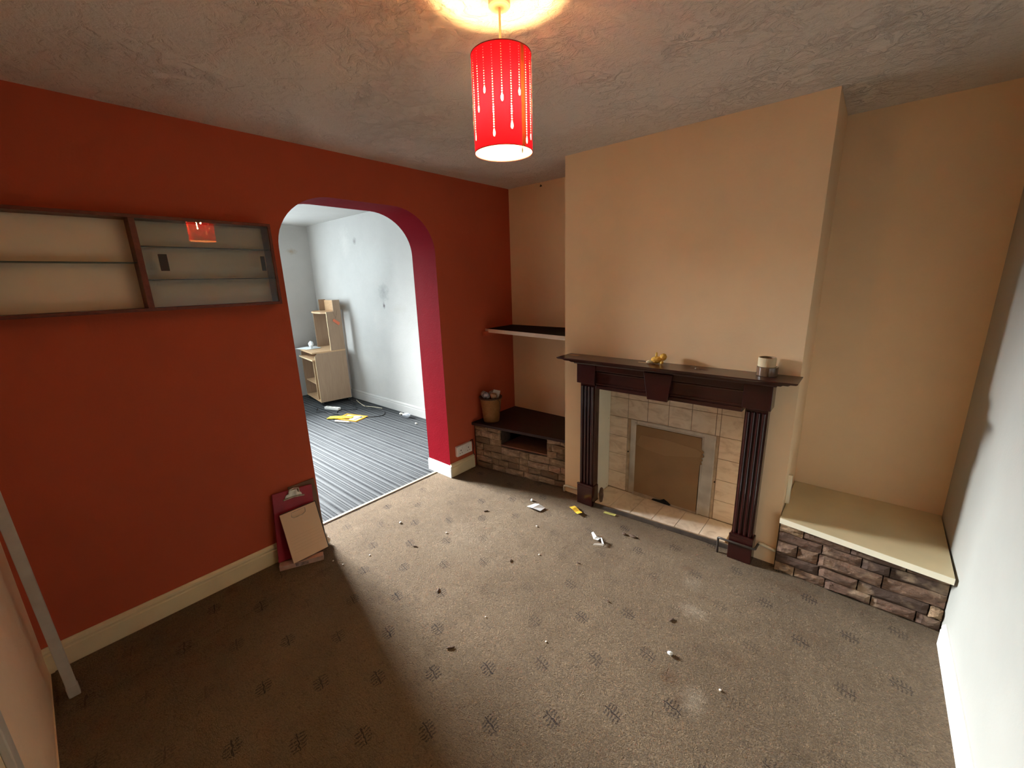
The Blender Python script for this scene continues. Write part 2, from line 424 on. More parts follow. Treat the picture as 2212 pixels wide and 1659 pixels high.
def shade_mat():
    m, nt, out = mat('perforated_red_shade'); co = objco(nt)
    sp = nt.nodes.new('ShaderNodeSeparateXYZ'); lk(nt, co, sp.inputs[0])
    N = 21
    R_, Hh = .0855, .2500
    # angle measured from the direction that faces the corner of the room behind the camera
    a0 = math.atan2(CY - .990, CX - 1.657)
    ang = mth(nt, 'ARCTAN2', sp.outputs[1], sp.outputs[0])
    u = mth(nt, 'FRACT', mth(nt, 'ADD', mth(nt, 'DIVIDE', mth(nt, 'SUBTRACT', ang, a0), 2 * pi), 2.0 + .5 / N))
    un = mth(nt, 'MULTIPLY', u, N)
    idx = mth(nt, 'FLOOR', un)
    du = mth(nt, 'MULTIPLY', mth(nt, 'SUBTRACT', mth(nt, 'FRACT', un), .5), 2 * pi * R_ / N)
    lens = {0: .54, 1: .81, 2: .47, 3: .93, 4: .87, 5: .60, 20: .88, 19: .44, 18: .60, 17: .86, 16: .7}
    st = []
    for k in range(N):
        L = lens.get(k, .45 + .5 * ((k * 37) % 11) / 11)
        st.append((k / N, (L, L, L)))
    cn = ramp(nt, mth(nt, 'DIVIDE', mth(nt, 'ADD', idx, .5), N), st, 'CONSTANT')
    sc = nt.nodes.new('ShaderNodeSeparateColor'); lk(nt, cn, sc.inputs[0]); Lk = sc.outputs[0]
    depth = mth(nt, 'SUBTRACT', Hh, sp.outputs[2])          # metres below the top rim
    Ld = mth(nt, 'MULTIPLY', Lk, Hh)
    dz = mth(nt, 'SUBTRACT', mth(nt, 'FRACT', mth(nt, 'DIVIDE', depth, .0061)), .5)
    dz = mth(nt, 'MULTIPLY', dz, .0061)
    r = mth(nt, 'SQRT', mth(nt, 'ADD', mth(nt, 'MULTIPLY', du, du), mth(nt, 'MULTIPLY', dz, dz)))
    grow = mth(nt, 'ADD', .0011, mth(nt, 'MULTIPLY', mth(nt, 'DIVIDE', depth, Hh), .0007))
    dots = mth(nt, 'LESS_THAN', r, grow)
    dots = mth(nt, 'MULTIPLY', dots, mth(nt, 'LESS_THAN', depth, mth(nt, 'SUBTRACT', Ld, .007)))
    dots = mth(nt, 'MULTIPLY', dots, mth(nt, 'GREATER_THAN', depth, .006))
    ez = mth(nt, 'DIVIDE', mth(nt, 'SUBTRACT', depth, Ld), .0085)
    ex = mth(nt, 'DIVIDE', du, .0034)
    dr = mth(nt, 'SQRT', mth(nt, 'ADD', mth(nt, 'MULTIPLY', ez, ez), mth(nt, 'MULTIPLY', ex, ex)))
    drop = mth(nt, 'LESS_THAN', dr, 1.0)
    hole = mth(nt, 'MAXIMUM', dots, drop)
    # lap seam, a double thickness
    sa = mth(nt, 'SUBTRACT', u, 3.0 / N)
    seam = mth(nt, 'LESS_THAN', mth(nt, 'ABSOLUTE', mth(nt, 'ADD', sa, .0)), .0125)
    g = nt.nodes.new('ShaderNodeNewGeometry')
    red = mixc(nt, seam, (.90, .006, .018), (.10, .02, .008))
    dif = nt.nodes.new('ShaderNodeBsdfDiffuse')
    lk(nt, mixc(nt, g.outputs['Backfacing'], mixc(nt, seam, (.75, .008, .022), (.16, .05, .02)), (.85, .60, .42)), dif.inputs[0])
    tr = nt.nodes.new('ShaderNodeBsdfTranslucent'); lk(nt, red, tr.inputs[0])
    mx = nt.nodes.new('ShaderNodeMixShader'); mx.inputs[0].default_value = .095
    lk(nt, dif.outputs[0], mx.inputs[1]); lk(nt, tr.outputs[0], mx.inputs[2])
    tp = nt.nodes.new('ShaderNodeBsdfTransparent')
    m2 = nt.nodes.new('ShaderNodeMixShader'); lk(nt, hole, m2.inputs[0]); lk(nt, mx.outputs[0], m2.inputs[1]); lk(nt, tp.outputs[0], m2.inputs[2])
    lk(nt, m2.outputs[0], out.inputs[0])
    return m


M_shade = shade_mat()


def emis(name, c, s):
    m, nt, out = mat(name); e = nt.nodes.new('ShaderNodeEmission'); e.inputs[0].default_value = (*c, 1); e.inputs[1].default_value = s
    lk(nt, e.outputs[0], out.inputs[0]); return m


M_bulb = emis('warm_bulb', (1.0, .62, .24), 560)


# ---------------------------------------------------------------- mesh helpers
class MB:
    def __init__(s): s.v = []; s.f = []; s.m = []; s.mi = 0

    def add(s, vs, fs):
        b = len(s.v); s.v += [tuple(v) for v in vs]
        for f in fs: s.f.append([b + i for i in f]); s.m.append(s.mi)
        return s

    def box(s, x0, x1, y0, y1, z0, z1):
        return s.hexa([(x0, y0, z0), (x1, y0, z0), (x1, y1, z0), (x0, y1, z0), (x0, y0, z1), (x1, y0, z1), (x1, y1, z1), (x0, y1, z1)])

    def hexa(s, p):
        return s.add(p, [(0, 3, 2, 1), (4, 5, 6, 7), (0, 1, 5, 4), (1, 2, 6, 5), (2, 3, 7, 6), (3, 0, 4, 7)])

    def prism(s, poly, axis, lo, hi):
        """poly: 2D points on the two other axes (in x,y,z order); extruded on axis"""
        def P(p, t):
            l = list(p); l.insert(axis, t); return tuple(l)
        n = len(poly)
        vs = [P(p, lo) for p in poly] + [P(p, hi) for p in poly]
        fs = [tuple(range(n))[::-1], tuple(range(n, 2 * n))] + [(i, (i + 1) % n, n + (i + 1) % n, n + i) for i in range(n)]
        return s.add(vs, fs)

    def tube(s, path, r, seg=10, cap=True):
        pts = [Vector(p) for p in path]; n = len(pts); rings = []
        up = Vector((0, 0, 1))
        prev = None
        for i, p in enumerate(pts):
            t = (pts[min(i + 1, n - 1)] - pts[max(i - 1, 0)]).normalized()
            if prev is None:
                a = t.cross(up if abs(t.z) < .9 else Vector((1, 0, 0))).normalized()
            else:
                a = (prev - t * prev.dot(t)).normalized()
            prev = a; b = t.cross(a)
            rad = r[i] if isinstance(r, (list, tuple)) else r
            rings.append([p + (a * cos(2 * pi * k / seg) + b * sin(2 * pi * k / seg)) * rad for k in range(seg)])
        vs = [v for g in rings for v in g]; fs = []
        for i in range(n - 1):
            for k in range(seg):
                k2 = (k + 1) % seg
                fs.append((i * seg + k, i * seg + k2, (i + 1) * seg + k2, (i + 1) * seg + k))
        if cap: fs += [tuple(range(seg))[::-1], tuple(range((n - 1) * seg, n * seg))]
        return s.add(vs, fs)

    def lathe(s, prof, seg=32, c=(0, 0, 0), closed=False):
        vs = []; fs = []
        for (r, z) in prof:
            for k in range(seg):
                a = 2 * pi * k / seg; vs.append((c[0] + r * cos(a), c[1] + r * sin(a), c[2] + z))
        n = len(prof)
        for i in range(n - (0 if closed else 1)):
            j = (i + 1) % n
            for k in range(seg):
                k2 = (k + 1) % seg
                fs.append((i * seg + k, i * seg + k2, j * seg + k2, j * seg + k))
        return s.add(vs, fs)

    def grid(s, fn, nu, nv):
        vs = [fn(i / nu, j / nv) for j in range(nv + 1) for i in range(nu + 1)]
        fs = [(j * (nu + 1) + i, j * (nu + 1) + i + 1, (j + 1) * (nu + 1) + i + 1, (j + 1) * (nu + 1) + i) for j in range(nv) for i in range(nu)]
        return s.add(vs, fs)

    def build(s, name, mats, parent=None, bevel=0, smooth=False, solid=0, fix=True, seg=2):
        me = bpy.data.meshes.new(name); me.from_pydata(s.v, [], s.f); me.update()
        if not isinstance(mats, (list, tuple)): mats = [mats]
        for m in mats: me.materials.append(m)
        me.polygons.foreach_set('material_index', s.m)
        if fix:
            bm = bmesh.new(); bm.from_mesh(me); bmesh.ops.recalc_face_normals(bm, faces=bm.faces); bm.to_mesh(me); bm.free()
        if smooth: me.polygons.foreach_set('use_smooth', [True] * len(me.polygons))
        o = bpy.data.objects.new(name, me); COL.objects.link(o)
        if parent is not None: o.parent = parent
        if solid:
            md = o.modifiers.new('s', 'SOLIDIFY'); md.thickness = solid
        if bevel:
            md = o.modifiers.new('b', 'BEVEL'); md.width = bevel; md.segments = seg; md.limit_method = 'ANGLE'
        return o


def empty(name, loc=(0, 0, 0), rz=0, label=None, cat=None, group=None, rot=None):
    o = bpy.data.objects.new(name, None); COL.objects.link(o)
    o.location = loc; o.rotation_euler = rot if rot else (0, 0, rz); o.empty_display_size = .05
    tag(o, label, cat, group); return o


def tag(o, label=None, cat=None, group=None, kind=None):
    if label: o['label'] = label
    if cat: o['category'] = cat
    if group: o['group'] = group
    if kind: o['kind'] = kind
    return o


def struct(o, label=None): o['kind'] = 'structure'; return o


def local(o):  # place children relative to a moved origin: shift mesh into o's frame
    return o.matrix_basis.inverted()


# ================================================================ SETTING
# floors
XE = -0.170
b = MB().add([(XE, YA1 - .02, 0), (XE, YA2 + .02, 0), (0, YA2 + .02, 0), (0, YB, 0), (W, YB, 0), (W, Y0, 0), (0, Y0, 0), (0, YA1 - .02, 0)], [(0, 1, 2, 3, 4, 5, 6, 7)])
b.add([(x, y, -.04) for x, y, z in b.v[:8]], [(7, 6, 5, 4, 3, 2, 1, 0)])
struct(b.build('floor', M_carpet, fix=True))
struct(MB().box(XP, XE - .02, YG, YB, -.045, -.004).build('floor_far', M_stripe))
struct(MB().box(-.02, W + .1, Y0 - .1, YB + .1, H, H + .06).build('ceiling', M_ceil))
struct(MB().box(XP - .1, -T + .02, YG - .1, YB + .1, HF, HF + .06).build('ceiling_far', M_far))


# arched wall: one mesh with three paints
def arch_curve():
    pts = [(YA1, 0)]
    r = .30; ry = .34
    zc = HA - r
    n = 14
    pts.append((YA1, zc))
    for k in range(1, n + 1):
        a = pi - k * (pi / 2) / n
        pts.append((YA1 + ry + ry * cos(a), zc + r * sin(a)))
    for k in range(0, n + 1):
        a = pi / 2 - k * (pi / 2) / n
        pts.append((YA2 - ry + ry * cos(a), zc + r * sin(a)))
    pts.append((YA2, 0))
    return pts


AC = arch_curve()
b = MB()
yl, yr = Y0 - .1, YB + .1
TOP = HF + .02
for (x, mi, zt) in ((0, 0, H + .03), (-T, 2, TOP)):
    b.mi = mi
    # left panel, right panel, strips above the curve
    b.add([(x, yl, -.05), (x, YA1, -.05), (x, YA1, zt), (x, yl, zt)], [(0, 1, 2, 3)])
    b.add([(x, YA2, -.05), (x, yr, -.05), (x, yr, zt), (x, YA2, zt)], [(0, 1, 2, 3)])
    for (p, q) in zip(AC[1:-1], AC[2:-1]):
        if abs(q[0] - p[0]) < 1e-6: continue
        b.add([(x, p[0], p[1]), (x, q[0], q[1]), (x, q[0], zt), (x, p[0], zt)], [(0, 1, 2, 3)])
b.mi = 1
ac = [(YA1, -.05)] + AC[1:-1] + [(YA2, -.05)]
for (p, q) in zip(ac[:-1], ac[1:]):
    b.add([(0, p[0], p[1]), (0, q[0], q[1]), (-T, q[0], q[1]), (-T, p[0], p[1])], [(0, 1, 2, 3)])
b.mi = 2
b.add([(0, yl, TOP), (-T, yl, TOP), (-T, yr, TOP), (0, yr, TOP)], [(0, 1, 2, 3)])
struct(b.build('wall_left', [M_red, M_pink, M_far], fix=False))

# back wall behind the left alcove, right alcove; chimney breast with fire opening
struct(MB().box(-.02, W + .1, YB, YB + .1, -.05, H + .02).build('wall_back', M_tan))
FX0, FX1, FZ, FY = 1.158, 2.108, 1.02, 2.70
b = MB()
b.box(X1, FX0, YF, YB, -.05, H + .01)
b.box(FX1, X2, YF, YB, -.05, H + .01)
b.box(FX0, FX1, YF, YB, FZ, H + .01)
b.box(FX0, FX1, FY, YB, -.05, FZ)
struct(b.build('wall_chimney_breast', M_tan))
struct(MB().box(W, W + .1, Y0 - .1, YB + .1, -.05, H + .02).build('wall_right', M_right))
# near wall with doorway; the door is closed
DX0, DX1, DZ = 1.14, 1.92, 2.02
b = MB().box(-.02, DX0, Y0 - .1, Y0, -.05, H + .02).box(DX1, W + .1, Y0 - .1, Y0, -.05, H + .02).box(DX0, DX1, Y0 - .1, Y0, DZ, H + .02)
struct(b.build('wall_near', M_near))
dr = struct(MB().box(DX0, DX1, Y0 - .06, Y0 - .02, .005, DZ).build('door_1', M_cut))
b = MB().box(DX0 - .06, DX0, Y0, Y0 + .015, 0, DZ + .06).box(DX1, DX1 + .06, Y0, Y0 + .015, 0, DZ + .06).box(DX0, DX1, Y0, Y0 + .015, DZ, DZ + .06)
struct(b.build('trim_1', M_grey, bevel=.003))
# far room walls
struct(MB().box(XP - .1, -T, YB, YB + .1, -.05, HF + .02).build('wall_far_back', M_far))
WY0, WY1, WZ0, WZ1 = .72, 1.96, .92, 2.40
b = MB().box(XP - .1, XP, YG - .1, WY0, -.05, HF + .02).box(XP - .1, XP, WY1, YB + .1, -.05, HF + .02)
b.box(XP - .1, XP, WY0, WY1, -.05, WZ0).box(XP - .1, XP, WY0, WY1, WZ1, HF + .02)
struct(b.build('wall_far_window', M_far))
struct(MB().box(XP - .1, -T, YG - .1, YG, -.05, HF + .02).build('wall_far_near', M_far))
wf = MB()
for (a0, a1, c0, c1) in ((WY0, WY0 + .05, WZ0, WZ1), (WY1 - .05, WY1, WZ0, WZ1), (WY0, WY1, WZ0, WZ0 + .05), (WY0, WY1, WZ1 - .05, WZ1), (1.36, 1.40, WZ0, WZ1)):
    wf.box(XP - .07, XP - .02, a0, a1, c0, c1)
struct(wf.build('window_1', M_white))
struct(MB().box(XP, XP + .12, WY0 - .05, WY1 + .05, WZ0 - .03, WZ0).build('trim_2', M_white))


# baseboards (moulded profile); run from p to q, normal n pointing into the room
def skirting(name, p, q, n, h, mt, t=.017):
    prof = [(0, 0), (t, 0), (t, h * .70), (t * .78, h * .74), (t * .78, h * .80), (t * .95, h * .83), (t * .8, h * .92), (t * .3, h), (0, h)]
    b = MB(); P, Q, Nn = Vector(p), Vector(q), Vector(n)
    vs = [P + Nn * a + Vector((0, 0, z)) for a, z in prof] + [Q + Nn * a + Vector((0, 0, z)) for a, z in prof]
    k = len(prof)
    b.add(vs, [tuple(range(k)), tuple(range(k, 2 * k))[::-1]] + [(i, (i + 1) % k, k + (i + 1) % k, k + i) for i in range(k)])
    return struct(b.build(name, mt))


skirting('baseboard_left', (0, Y0, 0), (0, YA1 - .005, 0), (1, 0, 0), .125, M_skirt)
skirting('baseboard_left', (0, YA2, 0), (0, 2.345, 0), (1, 0, 0), .118, M_skirt)
skirting('baseboard_arch', (.017, YA2, 0), (-T, YA2, 0), (0, -1, 0), .105, M_white, .014)
skirting('baseboard_right', (W, Y0, 0), (W, 2.30, 0), (-1, 0, 0), .11, M_white)
skirting('baseboard_far', (XP, YB, 0), (-T, YB, 0), (0, -1, 0), .13, M_far)
skirting('baseboard_near', (0, Y0, 0), (DX0 - .06, Y0, 0), (0, 1, 0), .004, M_near, .004)

# threshold strip in the arch
t = empty('threshold_strip', (XE, (YA1 + YA2) / 2, 0), 0, 'thin pale threshold strip between the striped and beige carpets in the archway', 'threshold strip')
MB().box(-.022, .0, -(YA2 - YA1) / 2 + .002, (YA2 - YA1) / 2 - .016, -.004, .007).build('strip', simple('pale_brass', (.75, .62, .36), .4, .1, 10, .5, .3), t, bevel=.002)
MB().box(.0, .008, -(YA2 - YA1) / 2 + .002, (YA2 - YA1) / 2 - .016, -.002, .003).build('dark_edge', M_scrap, t)

# loose offcut of the same carpet along the left wall
b = MB()
pth = [(.019, -.27), (.335, -.27), (.338, .3), (.328, .62), (.312, .855), (.205, .875), (.019, .80)]
b.prism(pth, 2, .0005, .008)
tag(b.build('carpet_offcut', M_carpet, bevel=.003), 'strip of beige carpet offcut laid along the red wall', 'carpet')

# ================================================================ PENDANT LAMP
LX, LY, LZ0, LZ1 = 1.657, .990, 1.995, 2.245
lamp = empty('pendant_lamp', (LX, LY, LZ0), 0, 'lit red cylinder pendant lamp with dotted teardrop holes hanging from ceiling', 'lamp')
LH = LZ1 - LZ0; LR = .0855
b = MB(); b.lathe([(LR, 0), (LR, LH * .25), (LR, LH * .5), (LR, LH * .75), (LR, LH)], 96)
sh = b.build('lamp_shade', M_shade, lamp, smooth=True, fix=False)
for z in (0, LH):
    b = MB(); b.lathe([(LR - .0006, z - .0012), (LR + .0012, z - .0012), (LR + .0012, z + .0012), (LR - .0006, z + .0012)], 96, closed=True)
    b.build('rim', simple('dark_red_rim', (.25, .02, .02), .6), lamp)
b = MB()
for k in range(3):
    a = 2 * pi * k / 3 + .4
    b.tube([(0.018 * cos(a), .018 * sin(a), LH - .055), (LR * .6 * cos(a), LR * .6 * sin(a), LH - .03), (LR * cos(a), LR * sin(a), LH - .004)], .0012, 6)
b.lathe([(.016, LH - .058), (.022, LH - .058), (.022, LH - .052), (.016, LH - .052)], 24, closed=True)
b.build('spider_fitting', M_white, lamp)
b = MB(); b.lathe([(.0, LH - .02), (.010, LH - .02), (.013, LH - .03), (.0175, LH - .04), (.0175, LH - .075), (.014, LH - .085), (0, LH - .085)], 24)
b.build('lamp_holder', M_white, lamp, smooth=True)
b = MB()
prof = [(0.0001, -.052), (.012, -.050), (.022, -.042), (.028, -.028), (.029, -.015), (.025, 0), (.016, .015), (.012, .028), (.0001, .03)]
b.lathe(prof, 24, (0, 0, LH - .115)); b.build('bulb', M_bulb, lamp, smooth=True)
b = MB().tube([(0, 0, LH - .02), (0, 0, H - LZ0 - .035)], .0034, 10)
b.tube([(0, 0, LH + .0), (0, 0, LH + .03)], .0055, 10)
b.build('cord', M_cord, lamp)
b = MB(); hz = H - LZ0
b.lathe([(0.0001, hz - .040), (.027, hz - .040), (.030, hz - .036), (.031, hz - .014), (.046, hz - .012), (.052, hz - .006), (.053, hz), (0.0001, hz)], 40)
b.build('ceiling_rose', simple('cream_ceiling_rose', (.74, .66, .52), .5, .03), lamp, smooth=False)

# ================================================================ WALL CABINET
cz0, cz1, cyl, cyr, cd = 1.540, 1.950, -.150, .895, .10
cab = empty('wall_cabinet', (0, cyl, cz0), 0, 'shallow brown wall display cabinet with sliding glass door on red wall', 'cabinet')
o = Vector((0, cyl, cz0))


def cb(name, x0, x1, y0, y1, z0, z1, m, par=cab, bev=.0015):
    return MB().box(x0, x1, y0 - cyl, y1 - cyl, z0 - cz0, z1 - cz0).build(name, m, par, bevel=bev)


cb('top_panel', 0, cd, cyl, cyr, cz1 - .014, cz1, M_cabwood)
cb('bottom_panel', 0, cd, cyl, cyr, cz0, cz0 + .014, M_cabwood)
cb('side_panel', 0, cd, cyl, cyl + .014, cz0 + .014, cz1 - .014, M_cabwood)
cb('side_panel', 0, cd, cyr - .014, cyr, cz0 + .014, cz1 - .014, M_cabwood)
cb('divider', .004, cd, .330, .352, cz0 + .014, cz1 - .014, M_cabwood)
cb('back_panel', .001, .005, cyl + .014, cyr - .014, cz0 + .014, cz1 - .014, M_cabback)
sf1 = cb('glass_shelf', .006, cd - .02, cyl + .014, .330, 1.748, 1.753, M_shelfglass)
for z in (1.675, 1.820):
    cb('glass_shelf', .006, cd - .03, .352, cyr - .014, z, z + .004, M_shelfglass)
d1 = cb('glass_door', cd - .012, cd - .008, .353, cyr - .015, cz0 + .015, cz1 - .015, M_glass, bev=0)
for (ya, yb, xx) in ((.405, .437, cd - .008), (.826, .846, cd - .014)):
    MB().box(xx, xx + .0025, ya - cyl, yb - cyl, 1.715 - cz0, 1.788 - cz0).build('finger_pull', M_dark, d1, bevel=.001)

# ================================================================ SHELF IN LEFT ALCOVE
sh = empty('alcove_shelf', (0, YB, 1.2), 0, 'dark topped alcove shelf with pale front edge left of chimney breast', 'shelf')
MB().prism([(.002, 2.575 - YB), (X1 - .003, 2.475 - YB), (X1 - .003, -.002), (.002, -.002)], 2, .003, .022).build('board', M_black, sh)
MB().hexa([(.002, 2.568 - YB, -.008), (X1 - .003, 2.466 - YB, -.008), (X1 - .003, 2.4745 - YB, -.008), (.002, 2.5745 - YB, -.008),
           (.002, 2.568 - YB, .0225), (X1 - .003, 2.466 - YB, .0225), (X1 - .003, 2.4745 - YB, .0225), (.002, 2.5745 - YB, .0225)]).build('front_edge', M_shelfedge, sh, bevel=.001)
MB().box(.002, .022, 2.53 - YB, -.004, -.035, .002).build('batten', M_red, sh, bevel=.002)
MB().box(X1 - .022, X1 - .003, 2.50 - YB, -.004, -.035, .002).build('batten', M_shelfedge, sh, bevel=.002)
MB().prism([(2.535 - YB, -.040), (2.600 - YB, -.040), (2.600 - YB, .002), (2.515 - YB, .002), (2.515 - YB, -.018)], 0, .0225, .045).build('bracket', M_red, sh, bevel=.002)
# picture hook and hole near the alcove ceiling
tag(MB().tube([(.361, YB - .001, 2.372), (.361, YB - .012, 2.370), (.361, YB - .014, 2.380)], .003, 6).box(.345, .362, YB - .004, YB - .001, 2.366, 2.376).build('wall_hook', M_pipe_d),
    'tiny dark hook on the alcove wall just under the ceiling', 'hook')


# ================================================================ STONE PLINTHS
def stones(p0, p1, z0, z1, nc, hole=None, seed=1, out=(0, -1), lo=.08, hi=.24, depth=.03):
    """irregular walling stones laid in courses along p0->p1; returns MB in world coords"""
    rnd = random.Random(seed); b = MB()
    P, Q = Vector((*p0, 0)), Vector((*p1, 0)); L = (Q - P).length; d = (Q - P).normalized()
    n = Vector((out[0], out[1], 0)); n = (n - d * n.dot(d)).normalized()
    hs = [1 + rnd.uniform(-.25, .3) for _ in range(nc)]; s_ = sum(hs); z = z0
    for h_ in hs:
        hh = h_ / s_ * (z1 - z0); x = -rnd.uniform(0, .05)
        while x < L - .01:
            w_ = rnd.uniform(lo, hi); a, c = max(x, 0), min(x + w_, L)
            if L - c < .04: c = L
            x = c if c == L else x + w_
            segs = [(a, c)]
            if hole and z + hh > hole[2] + .01 and z < hole[3] - .005:
                segs = [(s0, s1) for s0, s1 in ((a, min(c, hole[0])), (max(a, hole[1]), c)) if s1 - s0 > .02]
            for (a_, c_) in segs:
                jt = .0024; pr = rnd.uniform(.004, depth * .7)
                nx, nz = max(3, int((c_ - a_) / .02)), 4
                ph = rnd.uniform(0, 9)
                vs = []
                for j in range(nz + 1):
                    for i in range(nx + 1):
                        u, v = i / nx, j / nz
                        edge = min(u * (c_ - a_), (1 - u) * (c_ - a_), v * hh, (1 - v) * hh)
                        e = min(1, edge / .012)
                        pp = pr * (.35 + .65 * e) + e * .004 * sin(u * 7 + ph) * cos(v * 5 + ph) + rnd.uniform(-.0012, .0012)
                        X_ = a_ + jt + u * (c_ - a_ - 2 * jt) + (1 - e) * rnd.uniform(-.001, .001)
                        Z_ = z + jt + v * (hh - 2 * jt) + .003 * sin(u * 4 + ph) * (0 if j in (0, nz) and False else 1)
                        vs.append(P + d * X_ + n * pp + Vector((0, 0, min(max(Z_, z0 + .001), z1))))
                k = len(vs)
                back = [v_ + n * (-.02 - (v_ - P).dot(n)) for v_ in vs]
                fs = [(j * (nx + 1) + i, j * (nx + 1) + i + 1, (j + 1) * (nx + 1) + i + 1, (j + 1) * (nx + 1) + i) for j in range(nz) for i in range(nx)]
                rim = [i for i in range(nx + 1)] + [(j + 1) * (nx + 1) - 1 for j in range(1, nz + 1)] + [nz * (nx + 1) + i for i in range(nx - 1, -1, -1)] + [j * (nx + 1) for j in range(nz - 1, 0, -1)]
                allv = vs + [back[i] for i in rim]
                m_ = len(rim)
                fs += [(rim[i], rim[(i + 1) % m_], k + (i + 1) % m_, k + i) for i in range(m_)]
                b.add(allv, fs)
        z += hh
    return b


SA, SB = (.022, 2.365), (.902, 2.492)
pl = empty('stone_plinth', (.45, 2.65, 0), 0, 'low stone clad plinth with dark wooden top and niche in left alcove', 'plinth')
pm = Matrix.Translation((-.45, -2.65, 0))


def bw(b, name, m, par, **k):  # build world-coordinate mesh under an unrotated empty
    off = par.location
    b.v = [(x - off.x, y - off.y, z - off.z) for x, y, z in b.v]
    return b.build(name, m, par, **k)


bw(stones(SA, SB, 0.002, .395, 7, (.27, .715, .255, .40), 5, lo=.07, hi=.2), 'stone_facing', M_stoneL, pl)
b = MB()
sl = (SB[1] - SA[1]) / (SB[0] - SA[0])


def fy(x): return SA[1] + (x - SA[0]) * sl


for (a, c, z0, z1) in ((.002, .285, .001, .394), (.735, .903, .001, .394), (.285, .735, .001, .245)):
    b.hexa([(a, fy(a) + .012, z0), (c, fy(c) + .012, z0), (c, fy(c) + .13, z0), (a, fy(a) + .13, z0), (a, fy(a) + .012, z1), (c, fy(c) + .012, z1), (c, fy(c) + .13, z1), (a, fy(a) + .13, z1)])
bw(b, 'mortar_core', M_mortar, pl)
b = MB().box(.003, .902, YB - .02, YB - .002, .001, .394)
bw(b, 'niche_back', M_void, pl)  # back sheet carries the niche's shade as its colour
b = MB().hexa([(.285, fy(.285) + .005, .246), (.735, fy(.735) + .005, .246), (.735, YB - .02, .246), (.285, YB - .02, .246),
               (.285, fy(.285) + .005, .256), (.735, fy(.735) + .005, .256), (.735, YB - .02, .256), (.285, YB - .02, .256)])
bw(b, 'niche_ledge', M_ledge, pl)
b = MB().prism([(.002, fy(0) - .022), (.903, fy(.903) - .022), (.903, YB - .002), (.002, YB - .002)], 2, .396, .420)
bw(b, 'wooden_top', M_plank, pl, bevel=.002)

# right alcove plinth
RA, RB = (2.335, 2.418), (2.992, 2.395)
pr_ = empty('stone_plinth', (2.66, 2.65, 0), 0, 'low brown stone plinth with cream painted board top in right alcove', 'plinth')
bw(stones(RA, RB, 0.002, .303, 5, None, 11, lo=.09, hi=.26), 'stone_facing', M_stoneR, pr_)
bw(MB().hexa([(2.331, 2.432, .001), (2.990, 2.410, .001), (2.990, YB - .003, .001), (2.331, YB - .003, .001), (2.331, 2.432, .303), (2.990, 2.410, .303), (2.990, YB - .003, .303), (2.331, YB - .003, .303)]), 'mortar_core', M_mortar, pr_)
bw(MB().prism([(2.333, 2.400), (2.984, 2.308), (2.990, YB - .003), (2.335, YB - .003)], 2, .305, .332), 'board_top', M_benchtop, pr_)
bw(MB().hexa([(2.333, 2.396, .303), (2.984, 2.304, .303), (2.984, 2.3075, .303), (2.333, 2.3995, .303), (2.333, 2.396, .333), (2.984, 2.304, .333), (2.984, 2.3075, .333), (2.333, 2.3995, .333)]), 'front_edge', M_benchedge, pr_)

# ================================================================ WICKER BIN with papers
BX, BY, BZ = .118, 2.478, .4215
bn = empty('wicker_basket', (BX, BY, BZ), 0, 'tapered woven wicker waste basket standing on left plinth by the red wall', 'basket')
rb, rt, hb = .068, .094, .222
prof = [(.001, .002), (rb, .0), (rb + .004, .02), ((rb + rt) / 2, hb / 2), (rt, hb - .008), (rt + .004, hb), (rt - .002, hb + .003), (rt - .007, hb - .006), ((rb + rt) / 2 - .006, hb / 2), (rb - .005, .012), (.001, .012)]
MB().lathe(prof, 48).build('basket_body', M_wick, bn, smooth=True)
MB().lathe([(rt + .001, hb - .012), (rt + .0065, hb - .010), (rt + .0065, hb + .002), (rt, hb + .005), (rt - .004, hb)], 48, closed=True).build('rim', simple('dark_cane_rim', (.06, .025, .012), .6), bn, smooth=True)
hp = [(rt * .75, -.06, hb - .01), (rt + .012, -.04, hb + .012), (rt + .022, -.01, hb - .03), (rt + .018, .0, hb - .09), (rt + .004, .0, hb - .13)]
MB().tube(hp, .0022, 8).build('handle_cord', M_dark, bn)


def crumple(name, loc, r, m, seed, label, cat, group=None, squash=(1, 1, 1), amp=.4, parent=None):
    rnd = random.Random(seed); bm = bmesh.new(); bmesh.ops.create_icosphere(bm, subdivisions=3, radius=1)
    dirs = [Vector((rnd.gauss(0, 1), rnd.gauss(0, 1), rnd.gauss(0, 1))).normalized() for _ in range(16)]
    for v in bm.verts:
        d = 1.0
        for k, q in enumerate(dirs):
            t = v.co.dot(q)
            d += amp * (.25 if k % 2 else -.28) * max(0, t - .45) * 2
        d += rnd.uniform(-.07, .07)
        v.co = Vector((v.co.x * squash[0], v.co.y * squash[1], v.co.z * squash[2])) * d * r
    me = bpy.data.meshes.new(name); bm.to_mesh(me); bm.free(); me.materials.append(m)
    o = bpy.data.objects.new(name, me); COL.objects.link(o); o.location = loc
    if parent: o.parent = parent
    if label: tag(o, label, cat, group)
    return o


